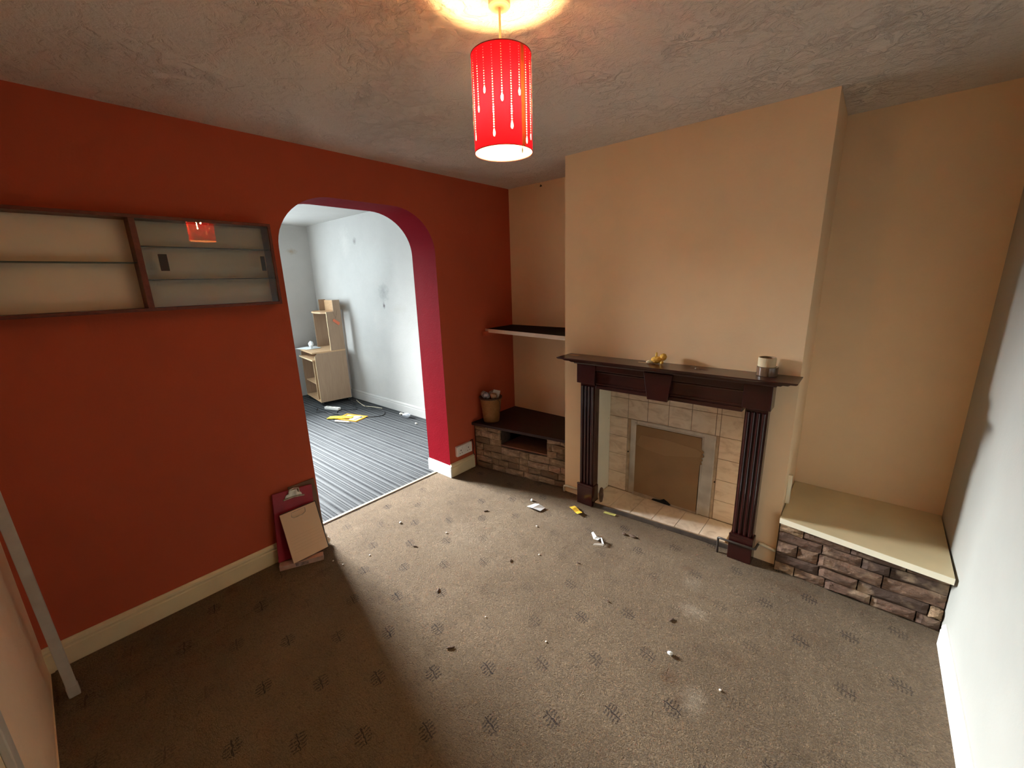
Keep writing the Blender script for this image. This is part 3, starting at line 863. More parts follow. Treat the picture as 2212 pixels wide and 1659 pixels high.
zt = BZ + hb
M_news2 = simple('blue_grey_print', (.30, .31, .36), .8, .6, 40, .2)
M_brownp = simple('brown_paper', (.36, .23, .14), .8, .35, 30, .2)
crumple('crumpled_newspaper', (BX - .056, BY - .022, zt + .018), .030, M_newsp, 1, 'crumpled newsprint ball at the left rim of the wicker basket', 'crumpled paper')
crumple('crumpled_newspaper', (BX + .000, BY - .052, zt + .020), .030, M_news2, 2, 'blue-grey crumpled paper at the front middle of the wicker basket', 'crumpled paper')
crumple('crumpled_wrapper', (BX + .052, BY - .018, zt + .018), .030, M_brownp, 3, 'brown crumpled wrapper at the right side of the wicker basket', 'crumpled paper')
crumple('crumpled_newspaper', (BX + .00, BY + .045, zt + .018), .036, M_newsp, 4, 'crumpled newsprint at the back of the wicker basket', 'crumpled paper')
MB().box(-.028, .028, -.001, .001, -.03, .045)
o = MB().box(-.030, .030, -.0008, .0008, -.03, .045).build('paper_card', simple('dingy_white_card', (.52, .47, .42), .8, .1), None)
o.location = (BX + .055, BY + .012, zt + .022); o.rotation_euler = (.15, .25, .75)
tag(o, 'upright pale card sticking out of the wicker basket', 'card')

# ================================================================ SOCKET
sk = empty('wall_socket', (0, 2.222, .165), 0, 'white double wall socket on the red wall beside the archway', 'socket')
MB().box(0, .026, -.088, .088, 0, .092).build('face_plate', M_white, sk, bevel=.004)
for yy in (-.044, .044):
    MB().box(.026, .030, yy - .006 + (.018 if yy < 0 else -.018), yy + .006 + (.018 if yy < 0 else -.018), .062, .080).build('rocker_switch', M_white, sk, bevel=.001)
    b = MB().box(.0255, .0265, yy - .004, yy + .004, .045, .056).box(.0255, .0265, yy - .015, yy - .009, .022, .029).box(.0255, .0265, yy + .009, yy + .015, .022, .029)
    b.build('pin_slots', M_dark, sk)
tag(MB().tube([(.004, 2.312, .255), (.006, 2.335, .262), (.007, 2.352, .20), (.010, 2.335, .145), (.012, 2.345, .112)], .003, 8).build('socket_cable', M_dark), 'dark cable running from the wall socket down beside the stone plinth', 'cable')

# ================================================================ FIREPLACE SURROUND
fs = empty('fireplace_surround', (1.64, YF, 0), 0, 'dark mahogany fireplace surround with fluted legs and mantel shelf', 'fireplace surround')
YL = 2.378
LEGS = ((1.075, 1.195), (2.105, 2.222))
YQ = YF - .001
for (a, c) in LEGS:
    lg = bw(MB().box(a + .004, c - .004, YL + .020, YQ, .15, .925), 'leg', M_mahog, fs)
    # fluting: rounded reeds with channels between
    b = MB(); wd = (c - a - .016); n = 4; bounds = []
    for k in range(n):
        x0 = a + .008 + wd * (k + .10) / n; x1 = a + .008 + wd * (k + .90) / n
        poly = [(x0, YL + .022)] + [((x0 + x1) / 2 - (x1 - x0) / 2 * cos(t_ * pi / 8), YL + .018 - .013 * sin(t_ * pi / 8)) for t_ in range(1, 8)] + [(x1, YL + .022)]
        b.prism(poly, 2, .165, .90)
    off = fs.location; b.v = [(x - off.x, y - off.y, z) for x, y, z in b.v]
    b.build('reeding', M_mahog, lg)
    bw(MB().box(a - .003, c + .003, YL - .008, YQ, .0, .15), 'plinth_block', M_mahog, fs, bevel=.004)
    bw(MB().prism([(a - .003, YL - .008), (c + .003, YL - .008), (c - .002, YL + .004), (a + .002, YL + .004)], 2, .15, .163), 'plinth_cap', M_mahog, fs)
    bw(MB().box(a - .008, c + .010, YL - .014, YQ, .925, 1.058), 'corner_block', M_mahog, fs, bevel=.002)
# frieze between the corner blocks
xa, xb = LEGS[0][1] + .010, LEGS[1][0] - .008
bw(MB().box(xa, xb, YL + .014, YQ, .895, 1.058), 'frieze', M_mahogh, fs)
b = MB()
for (z0, z1, yy) in ((.895, .918, YL + .002), (.925, .935, YL + .008), (1.005, 1.012, YL + .008), (1.02, 1.058, YL - .004)):
    b.box(xa, xb, yy, YL + .015, z0, z1)
bw(b, 'frieze_moulding', M_mahogh, fs, bevel=.003)
kx = 1.637
bw(MB().hexa([(kx - .062, YL - .022, .888), (kx + .062, YL - .022, .888), (kx + .062, YL + .014, .888), (kx - .062, YL + .014, .888),
              (kx - .088, YL - .030, 1.058), (kx + .088, YL - .030, 1.058), (kx + .088, YL + .014, 1.058), (kx - .088, YL + .014, 1.058)]), 'keystone', M_mahog, fs, bevel=.002)
# mantel shelf: stepped moulding mitred round three sides
prof = [(0.0, 1.058), (.012, 1.060), (.016, 1.068), (.030, 1.070), (.040, 1.078), (.062, 1.082), (.072, 1.090), (.095, 1.095), (.102, 1.101), (.102, 1.106)]
ma, mc, myf = LEGS[0][0] - .010, LEGS[1][1] + .010, YL - .014
b = MB(); rings = []
kx2 = .98
for (e, z) in prof:
    ex = e * 1.06; ey = e * .86
    rings.append([(ma - ex, YQ, z), (ma - ex, myf - ey, z), (mc + ex, myf - ey, z), (mc + ex, YQ, z)])
vs = [p for g in rings for p in g]; fsx = []
for i in range(len(rings) - 1):
    for k in range(3):
        fsx.append((i * 4 + k, i * 4 + k + 1, (i + 1) * 4 + k + 1, (i + 1) * 4 + k))
b.add(vs, fsx)
t_ = len(rings) - 1
b.add([g[0] for g in rings] + [g[3] for g in rings[::-1]], [tuple(range(2 * len(rings)))])
b.add([rings[t_][k] for k in range(4)], [(0, 1, 2, 3)])
b.add([rings[0][k] for k in range(4)], [(0, 1, 2, 3)])
b.v = b.v
bw(b, 'mantel_shelf', M_mahogh, fs)

# tiled back panel in the opening
tp = empty('tiled_fire_back', (1.6, FY, 0), 0, 'cream marbled tile panel around the blocked fire opening', 'tile panel')
YT = 2.690
bw(MB().box(FX0 + .001, FX1 - .001, YT + .001, FY - .001, .002, .99), 'grout_bed', M_grout, tp)
xs = [1.160, 1.306, 1.453, 1.601, 1.752, 1.903, 1.930, 2.078]
zs = [.033, .175, .322, .468, .618, .767, .91]
b = MB()
for i in range(7):
    for j in range(6):
        x0, x1, z0, z1 = xs[i] + .0015, xs[i + 1] - .0015, zs[j] + .0015, zs[j + 1] - .0015
        if 1 <= i <= 4 and j < 4: continue
        if i == 5 and j < 4: continue
        b.box(x0, x1, YT - .004, YT + .002, z0, z1)
bw(b, 'wall_tiles', M_tile, tp, bevel=.0012, seg=1)
# plaster margin and metal trim round the blocked opening
M_cement = simple('cement_render', (.42, .34, .25), .9, .2, 25, bs=.4)
for (x0, x1) in ((1.307, 1.334), (1.912, 1.9285)):
    bw(MB().box(x0, x1, YT - .003, YT + .002, .033, .617), 'cement_margin', M_cement, tp)
fr = bw(MB().box(1.334, 1.382, YT - .012, YT + .002, .036, .62).box(1.382, 1.828, YT - .012, YT + .002, .588, .62).box(1.828, 1.912, YT - .012, YT + .002, .036, .62), 'metal_trim', M_metal, tp, bevel=.003)
b = MB().box(1.368, 1.380, YT - .018, YT - .012, .036, .60).box(1.832, 1.842, YT - .016, YT - .012, .036, .60).box(1.375, 1.84, YT - .016, YT - .012, .590, .598)
bw(b, 'trim_bead', M_metal, tp)
# cardboard blocking sheet with torn right edge
pts = [(1.381, .062), (1.60, .064), (1.66, .05), (1.828, .052)]
rt_ = [(1.829, .40), (1.842, .405), (1.834, .425), (1.846, .432), (1.836, .45), (1.852, .46), (1.84, .478), (1.850, .492), (1.834, .505), (1.829, .588)]
bw(MB().prism(pts + rt_ + [(1.381, .588)], 1, YT - .021, YT - .0185), 'cardboard_sheet', M_cardboard, tp)
bw(MB().prism([(1.385, .44), (1.42, .52), (1.60, .525), (1.80, .505), (1.838, .49), (1.830, .455), (1.6, .405), (1.45, .42)], 1, YT - .0225, YT - .0212), 'cardboard_flap', M_cardflap, tp)
bw(MB().box(1.381, 1.828, YT - .018, YT, .033, .06), 'sill_strip', simple('dirty_cement', (.36, .28, .2), .9, .2, 25), tp)
bw(MB().prism([(1.52, .040), (1.53, .052), (1.585, .058), (1.61, .075), (1.64, .060), (1.66, .046), (1.65, .036)], 1, YT - .024, YT - .0215), 'dark_hole', M_void, tp)  # near-black patch laid on the sheet as the dark of an opening
for (x, z) in ((1.318, .36), (1.925, .30)):
    bw(MB().tube([(x, YT - .009, z), (x, YT - .002, z)], .005, 10), 'screw_hole', M_void, tp)

# side boards of the recess
sb = empty('recess_side_board', (1.16, 2.56, 0), 0, 'cream board lining the left side of the fire recess with yellow foam edge', 'board')
bw(MB().box(1.159, 1.165, YF + .008, YT - .006, .032, .95), 'board', M_boardcream, sb, bevel=.001)
b = MB(); rnd = random.Random(3)
b.tube([(1.160 + rnd.uniform(-.001, .002), YF + .003 + rnd.uniform(-.001, .001), .07 + k * .042) for k in range(21)], [.005 + rnd.uniform(0, .004) for _ in range(21)], 8)
bw(b, 'foam_bead', M_foam, sb)
for (y, z) in ((2.50, .86), (2.66, .60), (2.50, .50), (2.65, .06)):
    bw(MB().tube([(1.1655, y, z), (1.1645, y, z)], .003, 8), 'screw', M_dark, sb)
crumple('soot_clump', (1.236, 2.440, .095), .030, M_scrap, 12, 'dark sooty rag stuffed behind the left fireplace leg', 'rag', squash=(.55, .8, 2.0), amp=.6)

# hearth
hh = empty('tiled_hearth', (1.6, 2.55, 0), 0, 'low cream tiled hearth with dark slate edge inside surround', 'hearth')
hp = [(1.20, 2.402), (2.06, 2.462), (2.06, 2.4625)]
bw(MB().prism([(1.200, 2.400), (2.10, 2.464), (2.10, 2.468), (1.200, 2.468)], 2, .001, .024), 'grout_bed', M_grout, hh)
bw(MB().box(1.168, 2.066, 2.468, YT - .004, .001, .024), 'grout_bed', M_grout, hh)
b = MB(); n = 6
for k in range(n):
    x0 = 1.168 + (2.066 - 1.168) * k / n + .0015; x1 = 1.168 + (2.066 - 1.168) * (k + 1) / n - .0015
    f0 = 2.402 + (x0 - 1.2) * .071 + .006; f1 = 2.402 + (x1 - 1.2) * .071 + .006
    xs0 = max(x0, 1.168)
    if k == 0:
        b.prism([(1.202, f0 + .002), (x1, f1), (x1, YT - .006), (x0, YT - .006), (x0, 2.470), (1.202, 2.470)], 2, .024, .031)
    else:
        b.prism([(x0, f0), (x1, f1), (x1, YT - .006), (x0, YT - .006)], 2, .024, .031)
bw(b, 'hearth_tiles', M_tile, hh, bevel=.001, seg=1)
bw(MB().hexa([(1.200, 2.385, .0), (2.098, 2.448, .0), (2.098, 2.463, .0), (1.200, 2.399, .0), (1.200, 2.389, .027), (2.098, 2.452, .027), (2.098, 2.463, .027), (1.200, 2.399, .027)]), 'slate_edge', M_slate, hh, bevel=.003)

# pipes
tag(MB().tube([(.905, 2.452, .0), (.905, 2.450, .035), (.910, 2.446, .050), (.93, 2.446, .056), (1.068, 2.448, .060)], .0085, 10).build('pipe', M_pipe_w, smooth=True), 'cream painted pipe at the left foot of the chimney breast', 'pipe')
pp = empty('gas_pipe', (2.2, 2.36, 0), 0, 'dull pipe bent round the right fireplace leg turning cream at wall', 'pipe')
bw(MB().tube([(2.045, 2.385, .0), (2.045, 2.385, .05), (2.045, 2.380, .098), (2.050, 2.366, .110), (2.075, 2.360, .114), (2.232, 2.359, .116), (2.240, 2.368, .114), (2.243, 2.430, .112)], .0065, 10), 'bare_pipe', M_pipe_d, pp, smooth=True)
bw(MB().tube([(2.243, 2.440, .112), (2.262, 2.447, .110), (2.318, 2.447, .100), (2.328, 2.448, .098)], .0095, 10), 'painted_pipe', M_pipe_w, pp, smooth=True)
# small cable clip box on breast's right return
tag(MB().box(X2 + .0005, X2 + .020, 2.56, 2.585, .345, .52).build('cable_trunking', M_benchedge, bevel=.002), 'short pale trunking on the side of the chimney breast above right plinth', 'trunking')

# ---------------------------------------------------------------- things on the mantel
MZ = 1.1068


def ring(name, loc, ro, ri, h, m, mc, label, cat):
    e = empty(name, loc, 0, label, cat)
    MB().lathe([(ri + .004, 0), (ro - .001, 0), (ro, .001), (ro, h - .001), (ro - .001, h), (ri + .004, h)], 40, closed=True).build('tape', m, e, smooth=False)
    MB().lathe([(ri, 0), (ri + .0038, 0), (ri + .0038, h + .0006), (ri, h + .0006)], 40, closed=True).build('core', mc, e)
    return e


ring('parcel_tape_roll', (2.188, 2.408, MZ), .049, .036, .046, M_tapebrown, M_card_core, 'brown glossy tape roll on the right end of the mantel, under the cream roll', 'tape roll')
ring('masking_tape_roll', (2.183, 2.408, MZ + .0468), .041, .035, .046, M_tapecream, M_card_core, 'cream tape roll stacked on top of the brown one on mantel', 'tape roll')
# yellow soft toy scrap
toy = empty('yellow_toy', (1.606, 2.405, MZ), .3, 'small lumpy yellow plush toy lying on the mantel above the keystone', 'toy')
crumple('body', (0, 0, .024), .024, M_toy, 21, None, None, squash=(1.3, .9, .9), amp=.2, parent=toy)
crumple('head', (.036, .0, .043), .021, M_toy, 22, None, None, amp=.15, parent=toy)
for (p, r, s_) in (((-.004, .004, .054), .009, (.8, .8, 1.9)), ((.030, -.016, .012), .010, (1, 1.2, 1.1)), ((-.022, .012, .010), .010, (1.4, 1, .9))):
    crumple('limb', p, r, M_toy, 23, None, None, squash=s_, amp=.15, parent=toy)
crumple('pale_foot', (-.042, -.006, .0105), .011, M_toyface, 24, None, None, squash=(1.9, 1, .9), amp=.15, parent=toy)['label'] = 'pale cream foot'
o = MB().prism([(-.026, -.005), (.026, -.006), (.028, .005), (-.026, .006)], 2, 0, .0016).build('paper_strip', M_tapecream)
o.location = (1.522, 2.39, MZ); o.rotation_euler = (0, 0, .05); tag(o, 'short cream paper strip on the mantel left of the yellow toy', 'paper')
o = MB().prism([(-.035, -.02), (.045, -.028), (.05, .018), (-.04, .02)], 2, 0, .0012).build('paper_scrap', simple('brownish_paper', (.42, .30, .20), .8), None)
o.location = (1.015, 2.40, MZ); tag(o, 'flat brownish paper scrap on the left end of the mantel', 'paper')
for k, (x, y, sd) in enumerate(((1.822, 2.40, 1), (1.852, 2.375, 2))):
    o = MB().tube([(-.012, 0, .003), (-.010, .008, .004), (.0, .012, .004), (.012, .010, .004), (.014, .004, .003)], .0022, 6).build('metal_hook', M_clipm)
    o.location = (x, y, MZ); o.rotation_euler = (0, 0, .6 * sd)
    tag(o, ('small pale curved fitting lying mid mantel, the one nearer the toy', 'small pale curved fitting lying mid mantel, the one nearer the tape rolls')[k], 'fitting')
o = MB().tube([(-.022, 0, .0015), (-.008, .002, .0015), (.008, -.001, .0015), (.024, .002, .0015)], .0014, 6).build('nail', M_scrap)
o.location = (1.885, 2.372, MZ); tag(o, 'thin dark nail lying on the mantel beside the curved fittings', 'nail')

# ================================================================ CLIPBOARDS AGAINST RED WALL


def lean(name, y, x0, w_, h_, t_, lean_deg, tilt_deg, m, label, cat, z0=.021):
    """panel standing on floor with foot x0 from wall, leaning back to the wall; local y = width, z = height"""
    e = empty(name, (x0, y, z0), 0, label, cat, rot=(radians(tilt_deg), -radians(lean_deg), 0))
    MB().box(-t_, 0, -w_ / 2, w_ / 2, 0, h_).build('board', m, e, bevel=.004)
    return e


hb_ = lean('hardboard_sheet', .868, .054, .16, .43, .005, 6.0, 0, M_boardbrown, 'brown hardboard sheet standing behind the red clipboard', 'board')
rc = lean('red_clipboard', .763, .079, .232, .42, .010, 7.0, -6, M_redfile, 'crimson clipboard with metal clip leaning on the red wall', 'clipboard')
b = MB()
b.prism([(-.052, .372), (.052, .372), (.045, .392), (.030, .400), (.022, .418), (-.022, .418), (-.030, .400), (-.045, .392)], 0, .0005, .007)
ck = b.build('clip', M_clipm, rc, bevel=.002)
MB().tube([(.010, -.060, .370), (.012, 0, .376), (.010, .060, .370)], .0045, 8).build('clip_bar', M_clipm, ck)
MB().tube([(.012, -.03, .40), (.020, -.026, .425), (.022, 0, .432), (.020, .026, .425), (.012, .03, .40)], .0045, 8).build('clip_lever', M_clipm, ck)
# card box at the bottom
bx = empty('card_box', (.124, .631, .009), 0, 'greyish pink card box lying at the foot of the clipboards', 'box', rot=(0, 0, radians(-25)))
MB().box(-.046, .0, .0, .237, 0, .030).build('carton', M_boxpink, bx, bevel=.002)
MB().box(.0002, .0008, .085, .155, .005, .026).build('printed_panel', simple('grey_print_panel', (.24, .19, .19), .6, .5, 60), bx)
# cream notepad on clipboard in front, tilted
nb = empty('notepad_clipboard', (.172, .800, .046), 0, 'cream lined notepad on a clipboard propped askew in front of the crimson one', 'clipboard', rot=(0, -radians(19), 0))
MB().box(-.010, -.004, -.098, .112, 0.0, .300).build('backing_board', M_dark, nb, bevel=.003)
MB().box(-.0038, .003, -.104, .104, 0, .296).build('paper_pad', M_papercream, nb, bevel=.0015)
b = MB().tube([(.005, -.045, .262), (.006, -.035, .252), (.006, .015, .252), (.006, .035, .262), (.005, .04, .285)], .0022, 6)
b.tube([(.004, -.045, .262), (.004, -.04, .285), (.003, .04, .287)], .0018, 6)
b.build('wire_clip', M_clipm, nb)
for k, (p, r, sd, lb) in enumerate([((.052, .938, .056), .020, 31, 'crumpled pale tissue beside the notepad, the upper lump at the arch edge'), ((.072, .942, .026), .022, 32, 'crumpled pale tissue beside the notepad, the lower lump on the floor')]):
    crumple('crumpled_tissue', p, r, simple('dingy_tissue', (.75, .66, .56), .9), sd, lb, 'tissue', squash=(1, .8, 1.2))

# ================================================================ LONG BATTEN in near-left corner
bt = empty('curtain_rail', (.252, -.222, .0085), 0, 'long off-white rail standing upright in corner by near wall', 'rail', rot=(radians(1.15), 0, radians(0)))
b = MB()
b.box(-.012, -.004, -.016, .016, .05, 2.1).box(.004, .012, -.016, .016, .05, 2.1).box(-.004, .004, -.016, -.006, .05, 2.1)
b.build('track', M_grey, bt, bevel=.002)
MB().box(-.013, .013, -.018, .018, 0, .055).build('end_cap', M_grey, bt, bevel=.004)

# ================================================================ LITTER ON THE FLOOR


def flat(name, loc, rz, pts, m, label, cat, z=.0, th=.0012):
    """folded sheet: list of quads"""
    b = MB()
    for q in pts: b.add(q, [tuple(range(len(q)))])
    o = b.build(name, m, None, solid=th, fix=False); o.location = loc; o.rotation_euler = (0, 0, rz)
    return tag(o, label, cat)


flat('folded_paper', (.885, 2.105, .006), radians(-10), [[(-.06, -.03, 0), (.0, -.035, .016), (.005, .035, .020), (-.045, .035, .003)], [(.0, -.035, .016), (.055, -.005, .002), (.05, .050, .004), (.005, .035, .020)]], M_paper,
     'folded white paper lying on the carpet in front of the left plinth', 'paper')
flat('yellow_wrapper', (1.135, 2.255, .006), radians(-20), [[(-.06, -.012, .002), (-.02, -.02, .010), (-.018, .02, .012), (-.055, .03, .002)], [(-.02, -.02, .010), (.02, -.022, .003), (.02, .018, .004), (-.018, .02, .012)], [(.02, -.022, .003), (.055, -.03, .012), (.058, .012, .010), (.02, .018, .004)]], M_yellow,
     'torn yellow sweet wrapper on the carpet near the left fireplace leg', 'wrapper')
wr = flat('wrapper_scrap', (1.43, 2.03, .008), 0, [[(-.066, .048, .004), (-.056, .054, .012), (-.012, .016, .016), (-.022, -.002, .004)],
     [(-.022, -.002, .004), (-.012, .016, .016), (.012, .028, .010), (.008, -.002, .008)], [(.012, .028, .010), (.022, .022, .018), (.056, -.012, .006), (.046, -.014, .002)],
     [(.056, -.022, .001), (.054, -.008, .008), (.006, -.042, .008), (.002, -.056, .001)]], M_paper,
          'crumpled shiny white wrapper on open carpet in front of the hearth', 'wrapper')
flat('paper_scrap', (1.345, 2.365, .004), radians(10), [[(-.045, -.008, 0), (.04, -.014, .002), (.045, .008, .004), (-.04, .012, .003)]], M_ygreen, 'flat yellow-green scrap beside the slate hearth edge', 'scrap')
crumple('paper_pellet', (.795, 2.175, .008), .009, M_paper, 41, 'tiny white pellet behind the folded white paper', 'paper pellet')
crumple('paper_pellet', (2.087, 1.507, .008), .011, M_paper, 42, 'small white pellet alone in the middle of the beige carpet', 'paper pellet', squash=(1, 1, .6))
crumple('bark_scrap', (1.53, 2.205, .006), .013, M_scrap, 43, 'dark brown shred on carpet before the hearth, the one nearer the white wrapper', 'scrap', squash=(1.5, .7, .45))
crumple('bark_scrap', (1.585, 2.215, .006), .015, M_scrap, 44, 'dark brown shred on carpet before the hearth, the one nearer the right leg', 'scrap', squash=(1.6, .7, .4))
for (x, y, r) in ((1.03, 1.93, .006), (1.22, 1.70, .005), (.60, 1.50, .006), (.25, 1.38, .008), (2.30, 1.47, .005), (.35, .90, .005), (.27, .88, .005), (.40, 1.05, .005), (1.30, 1.15, .004), (1.62, 1.22, .004)):
    k = crumple('crumb', (x, y, r * .6), r, M_dust, int(x * 100), 'tiny pale crumb on the beige carpet', 'crumb', 'pale crumbs on the carpet', squash=(1, 1, .6))
for (x, y, r, a) in ((.62, 1.86, .011, 1), (1.12, 1.55, .009, 2), (1.72, 1.62, .008, 3), (.55, 1.28, .009, .5), (.97, 1.12, .010, 2.2), (1.45, 1.78, .008, .2), (2.02, 1.70, .010, 1.2), (1.30, .92, .011, .9)):
    k = crumple('grit_shred', (x, y, .004), r, M_scrap, int(y * 100), 'tiny dark shred on the beige carpet', 'shred', 'dark shreds on the carpet', squash=(1.7, .5, .35)); k.rotation_euler = (0, 0, a)

# ================================================================ FAR ROOM: DESK
DKX, DKY = -3.115, 2.425
dk = empty('computer_desk', (DKX, DKY, 0), radians(-8), 'beech computer desk with hutch against the white wall through archway', 'desk')


def dbox(name, x0, x1, y0, y1, z0, z1, m=M_beech, **k):
    return MB().box(x0, x1, y0, y1, z0, z1).build(name, m, dk, bevel=k.get('bevel', .001))


DW = .66; D = .42
side = [(0, .045), (.0, .70), (.028, .735), (D, .735), (D, .045)]


def panel(name, x0, x1, poly, m):
    return MB().prism(poly, 0, x0, x1).build(name, m, dk)


panel('side_panel', -.016, 0, side, M_beechside)
MB().box(-.0165, .0002, -.0012, 0, .045, .70).build('edge_strip', M_beechedge, dk)
panel('side_panel', -DW, -DW + .016, side, M_beechside)
panel('divider_panel', -.165, -.150, [(.01, .06), (.01, .62), (D - .02, .62), (D - .02, .06)], M_beech)
MB().box(-.1655, -.1495, .0085, .0098, .06, .62).build('edge_strip', M_beechedge, dk)
dbox('desk_top', -DW + .001, -.001, -.03, D, .7355, .755)
tr_ = dbox('keyboard_tray', -DW + .02, -.018, -.035, .30, .635, .652)
dbox('tray_lip', -DW + .02, -.018, -.0365, -.0352, .634, .655, M_beechedge)
dbox('bottom_shelf', -DW + .017, -.017, .0, D - .01, .045, .062)
dbox('inner_shelf', -DW + .017, -.166, .02, D - .03, .275, .291)
dbox('back_panel', -DW + .017, -.017, D - .008, D - .001, .063, .55, M_beechside)
hs = [(.225, .756), (.225, 1.285), (.325, 1.285), (.325, 1.44), (D, 1.44), (D, .756)]
panel('hutch_side', -.016, 0, hs, M_beechside)
MB().box(-.0165, .0002, .2235, .2248, .756, 1.285).build('edge_strip', M_beechedge, dk)
hl = [(.225, .756), (.225, 1.285), (.325, 1.285), (.325, 1.44), (D, 1.44), (D, .756)]
panel('hutch_side', -.60, -.584, hl, M_beechside)
MB().prism([(-.583, .225), (-.45, .165), (-.25, .150), (-.08, .175), (-.017, .225), (-.017, D), (-.583, D)], 2, 1.262, 1.280).build('hutch_shelf', M_beech, dk)
dbox('hutch_back', -.583, -.017, D - .02, D - .006, 1.281, 1.43, M_beech)
for x in (-.02, -DW + .02):
    for y in (.03, D - .03):
        MB().lathe([(.001, -.0), (.014, .0), (.016, .02), (.010, .03), (.008, .045), (.001, .045)], 16, (x, y, .0)).build('castor', M_dark, dk, smooth=True)
# red tag hanging on the side
th = empty('hanging_tag', (DKX + .065, DKY + .33, 1.19), radians(-8), 'orange-red tag hanging on a string at the side of the desk hutch', 'tag')
MB().tube([(-.01, -.03, .12), (0.002, .0, .0)], .001, 5).tube([(-.01, .04, .12), (.002, .0, .0)], .001, 5).build('string', M_scrap, th)
MB().hexa([(0, -.045, -.03), (.006, -.045, -.03), (.006, .03, -.095), (0, .03, -.095), (0, -.03, 0), (.006, -.03, 0), (.006, .05, -.06), (0, .05, -.06)]).build('card', simple('orange_red_card', (.62, .16, .08), .6), th)
# papers on desk
for k, (x, y, r, w_, h_, lb) in enumerate(((-3.63, 2.57, .3, .21, .29, 'flat white sheet lying lowest on the desk top'), (-3.60, 2.60, -.2, .20, .28, 'flat white sheet lying on top of the other on the desk'))):
    o = MB().box(-h_ / 2, h_ / 2, -w_ / 2, w_ / 2, 0, .002).build('paper_sheet', M_paper); o.location = (x, y, .757 + k * .003); o.rotation_euler = (0, 0, r); tag(o, lb, 'paper')
crumple('crumpled_paper', (-3.60, 2.60, .820), .045, M_paper, 51, 'large crumpled white paper standing on the desk top', 'crumpled paper', squash=(.9, .5, .9), amp=.8)
crumple('crumpled_paper', (-3.505, 2.555, .796), .028, M_paper, 52, 'small crumpled white paper on the desk right of the large one', 'crumpled paper', amp=.8)

# white boxed-in pipe behind desk
struct(MB().box(-3.30, -3.20, YB - .045, YB, 0, 1.3).build('trim_3', M_far))
# extension lead, cables
ext = empty('extension_lead', (-2.84, 2.44, -.004), .35, 'white extension lead block on the striped carpet by the desk', 'extension lead')
MB().box(-.12, .12, -.025, .025, 0, .035).build('socket_block', M_white, ext, bevel=.005)
for k in range(3): MB().box(-.09 + k * .07, -.06 + k * .07, -.012, .012, .035, .0365).build('outlet', M_grey, ext)


def cable(pts, label, m=M_dark, r=.004):
    b = MB(); P = [Vector((x, y, .0015)) for x, y in pts]; path = []
    for i in range(len(P) - 1):
        p0, p1, p2, p3 = P[max(i - 1, 0)], P[i], P[i + 1], P[min(i + 2, len(P) - 1)]
        for k in range(6):
            t = k / 6
            path.append(.5 * ((2 * p1) + (-p0 + p2) * t + (2 * p0 - 5 * p1 + 4 * p2 - p3) * t * t + (-p0 + 3 * p1 - 3 * p2 + p3) * t ** 3))
    path.append(P[-1])
    tag(b.tube(path, r, 6).build('floor_cable', m, smooth=True), label, 'cable')


from_px = None
cable([(-3.0, 2.80), (-2.75, 2.70), (-2.55, 2.62), (-2.72, 2.50), (-2.60, 2.38), (-2.42, 2.42)], 'dark cable curling between the desk and the extension lead')
cable([(-2.95, 2.72), (-2.70, 2.80), (-2.45, 2.75), (-2.30, 2.80), (-2.12, 2.78), (-2.02, 2.68), (-2.10, 2.55), (-2.22, 2.44)], 'dark cable looping out along the white wall towards the archway')
cable([(-3.05, 2.33), (-2.90, 2.25), (-2.80, 2.32), (-2.62, 2.30), (-2.5, 2.42)], 'dark cable in front of the desk running left')
cable([(-2.98, 2.87), (-2.80, 2.82), (-2.60, 2.78), (-2.45, 2.83), (-2.30, 2.86)], 'pale cable running along the foot of the white wall', M_cord)
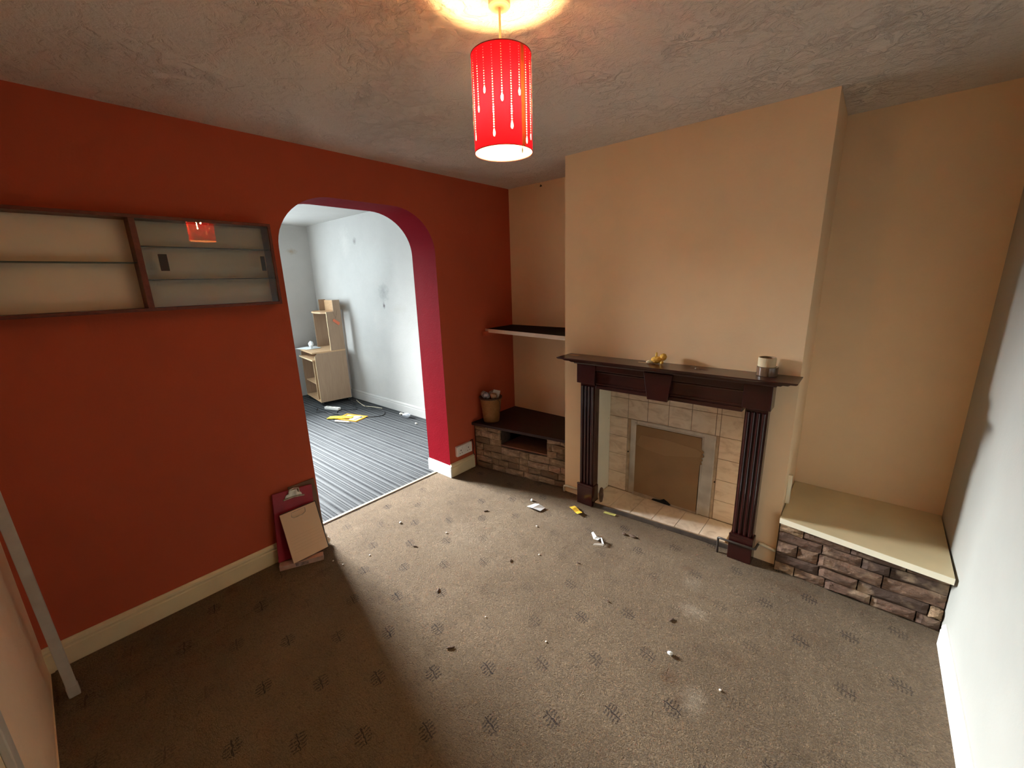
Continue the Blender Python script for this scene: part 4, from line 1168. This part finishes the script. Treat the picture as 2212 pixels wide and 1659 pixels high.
# packaging
def mcard():
    m, nt, out = mat('yellow_printed_card'); co = objco(nt)
    sp = nt.nodes.new('ShaderNodeSeparateXYZ'); lk(nt, co, sp.inputs[0])
    bars = mth(nt, 'MULTIPLY', mth(nt, 'GREATER_THAN', mth(nt, 'FRACT', mth(nt, 'MULTIPLY', sp.outputs[0], 26)), .55), mth(nt, 'LESS_THAN', mth(nt, 'ABSOLUTE', mth(nt, 'ADD', sp.outputs[1], .012)), .016))
    bars = mth(nt, 'MULTIPLY', bars, mth(nt, 'LESS_THAN', mth(nt, 'ABSOLUTE', sp.outputs[0]), .10))
    col = mixc(nt, bars, (.85, .62, .03), (.05, .05, .03))
    bsdf(nt, out, col, .5); return m


yb = empty('blister_pack', (-2.27, 2.40, -.004), radians(18), 'opened orange cardboard backing lying on the striped carpet', 'packaging')
M_or = simple('orange_card', (.80, .36, .03), .5, .1)
b = MB().box(-.17, .17, -.105, -.085, 0, .010).box(-.17, .17, .085, .105, 0, .010).box(-.17, -.145, -.085, .085, 0, .010).box(.145, .17, -.085, .085, 0, .010)
b.build('card_frame', M_or, yb)
MB().box(-.144, .144, -.084, .084, 0, .004).build('backing', simple('grey_card', (.55, .5, .48), .6, .5, 30), yb)
MB().box(.03, .10, -.07, .07, .0045, .012).build('white_insert', M_paper, yb)
MB().box(-.04, .02, -.07, .0, .0045, .010).build('maroon_insert', simple('maroon_card', (.25, .05, .05), .5), yb)
cy = MB().box(-.16, .16, -.045, .045, 0, .006).build('yellow_card', mcard()); cy.location = (-2.37, 2.31, .0085); cy.rotation_euler = (0, radians(-1.5), radians(36)); tag(cy, 'bright yellow printed card lying across the orange packaging', 'card')
tb = MB().tube([(-.10, 0, .012), (.10, 0, .012)], .012, 12).build('sealant_tube', simple('white_tube', (.75, .70, .66), .3, .05)); tb.location = (-2.20, 2.24, -.003); tb.rotation_euler = (0, 0, radians(25)); tag(tb, 'slim pale tube lying in front of the orange packaging', 'tube')
crumple('crumpled_plastic', (-1.70, 2.83, .022), .035, simple('clear_blue_plastic', (.62, .66, .80), .2, .4, 30), 61, 'crumpled bluish plastic by the skirting at the far wall', 'plastic', squash=(1.5, 1, .8), amp=.8)
crumple('plaster_lump', (-1.86, 2.86, .01), .018, M_dust, 62, 'small pale plaster lump left of the crumpled plastic', 'rubble', squash=(1.4, 1, .7))
crumple('plaster_lump', (-1.40, 2.75, .004), .012, M_dust, 63, 'small pale plaster lump right of the crumpled plastic near the arch', 'rubble', squash=(1.4, 1, .7))
